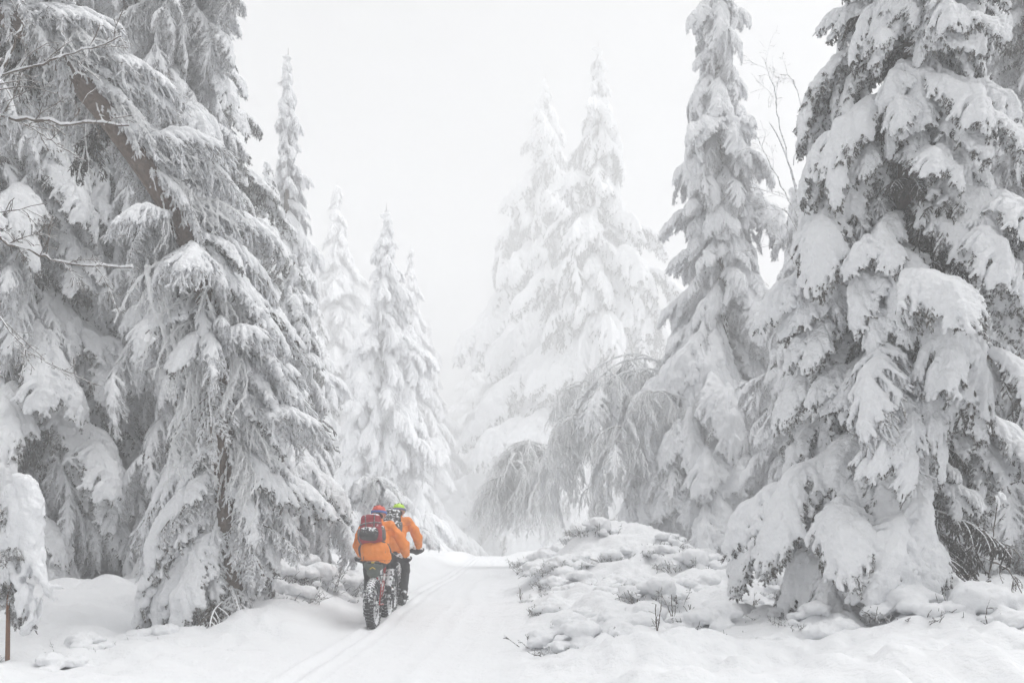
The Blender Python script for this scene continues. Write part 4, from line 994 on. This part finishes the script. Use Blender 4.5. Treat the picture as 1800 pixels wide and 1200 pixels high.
# rider in front, nearest
X1, Y1 = -1.96, 12.05; Z1 = gz(X1, Y1) - .03
b1, p1 = fat_bike('fat tyred bike with grey-green saddle bag, ridden by the red-helmeted cyclist', X1, Y1, Z1, R(-1.5), R(62), 'frame_red')
rider('cyclist seen from behind in orange jacket and red helmet, wearing the red backpack', X1, Y1, Z1, R(-1.5), p1, 'helmet_red', 'band_blue', 'black_snowy', -.015, 0)
backpack('red backpack with dark net pocket and snow on its lid, worn by the nearer cyclist', X1, Y1, Z1, (-.055, .20, 1.40), R(-30), R(-7), 'pack_red', 'net', .31, .40, .20)
def saddle_bag(label, x, y, z, m, wide, logo):
    t = thing('saddle_bag', label, 'bag', (x, y + .10, z + .86)); t.rotation_euler = (R(-12), 0, 0)
    V, F = blob(*sweeps(([(-wide, 0, .05), (wide, 0, .05)], .075), ([(-wide * .5, -.01, -.05), (wide * .5, -.01, -.05)], .062), ([(0, .0, -.12), (0, .02, -.12)], .04)), .011, 3, (1, .95, 1), ((9, .008), (22, .004)), 3)
    link('bag_body', mesh_np('bag_body', V, F), m, t)
    ch = tb('closure_strap', [(-wide * 1.4, -.068, .085), (0, -.088, .09), (wide * 1.4, -.068, .085)], .008, 'strap', t, 6, 10)
    if logo:
        rbox('pull_tab', (.045, .014, .016), 'yellow', t, (.0, -.092, .078), bev=.25)
        for k, (s_, dz) in enumerate(((.040, .015),)):
            V = np.array([(-s_, -.094, dz - s_ * .62), (0, -.100, dz), (s_, -.094, dz - s_ * .62), (s_, -.092, dz - s_ * .62 - .011), (0, -.098, dz - .013), (-s_, -.092, dz - s_ * .62 - .011)])
            o = link('chevron_mark', mesh_np('chevron_mark', V, np.array([[0, 1, 4, 5], [1, 2, 3, 4]])), 'yellow', t); md = o.modifiers.new('s', 'SOLIDIFY'); md.thickness = .006; md.offset = 0
    return t
saddle_bag('grey-green saddle bag with yellow chevron mark under the nearer cyclist', X1 - .01, Y1, Z1, 'bag_green', .075, True)
# rider ahead
X2, Y2 = -1.96, 13.9; Z2 = gz(X2, Y2) - .03
b2, p2 = fat_bike('fat tyred bike ahead, ridden by the lime-helmeted cyclist', X2, Y2, Z2, R(-1), R(-68), 'metal_dark')
rider('cyclist ahead in orange jacket and lime green helmet, wearing the dark backpack', X2, Y2, Z2, R(-1), p2, 'helmet_green', 'band_violet', 'black', .02, 0)
backpack('dark snow-dusted backpack worn by the cyclist ahead', X2, Y2, Z2, (-.03, .22, 1.42), R(-32), R(4), 'pack_dark', 'net', .28, .44, .18)
sb = saddle_bag('black saddle bag under the cyclist ahead, with a small yellow patch', X2, Y2, Z2 - .02, 'black_snowy', .085, False)
rbox('reflective_patch', (.10, .02, .055), 'yellow', sb, (-.05, -.075, .10), (0, R(-10), 0), bev=.2)

# ------------------------------------------------------------------ haze
def box_mesh(name, lo, hi):
    V = np.array([[x, y, z] for x in (lo[0], hi[0]) for y in (lo[1], hi[1]) for z in (lo[2], hi[2])])
    F = np.array([[0, 1, 3, 2], [4, 6, 7, 5], [0, 4, 5, 1], [2, 3, 7, 6], [0, 2, 6, 4], [1, 5, 7, 3]])
    return mesh_np(name, V, F, shade=False)
hm = bpy.data.materials.new('haze'); hm.use_nodes = True; hm.node_tree.nodes.clear()
pv = hm.node_tree.nodes.new('ShaderNodeVolumePrincipled'); ho = hm.node_tree.nodes.new('ShaderNodeOutputMaterial')
pv.inputs['Color'].default_value = (.985, .988, .99, 1); pv.inputs['Density'].default_value = HAZE_DENSITY; pv.inputs['Anisotropy'].default_value = 0
hm.node_tree.links.new(pv.outputs[0], ho.inputs['Volume'])
zlo = float(Z.min()) - 1
hz = link('haze', box_mesh('haze', (-175, -25, zlo), (175, 215, 68)), hm, kind='stuff')
print('boughs', NB, 'zlo', zlo)
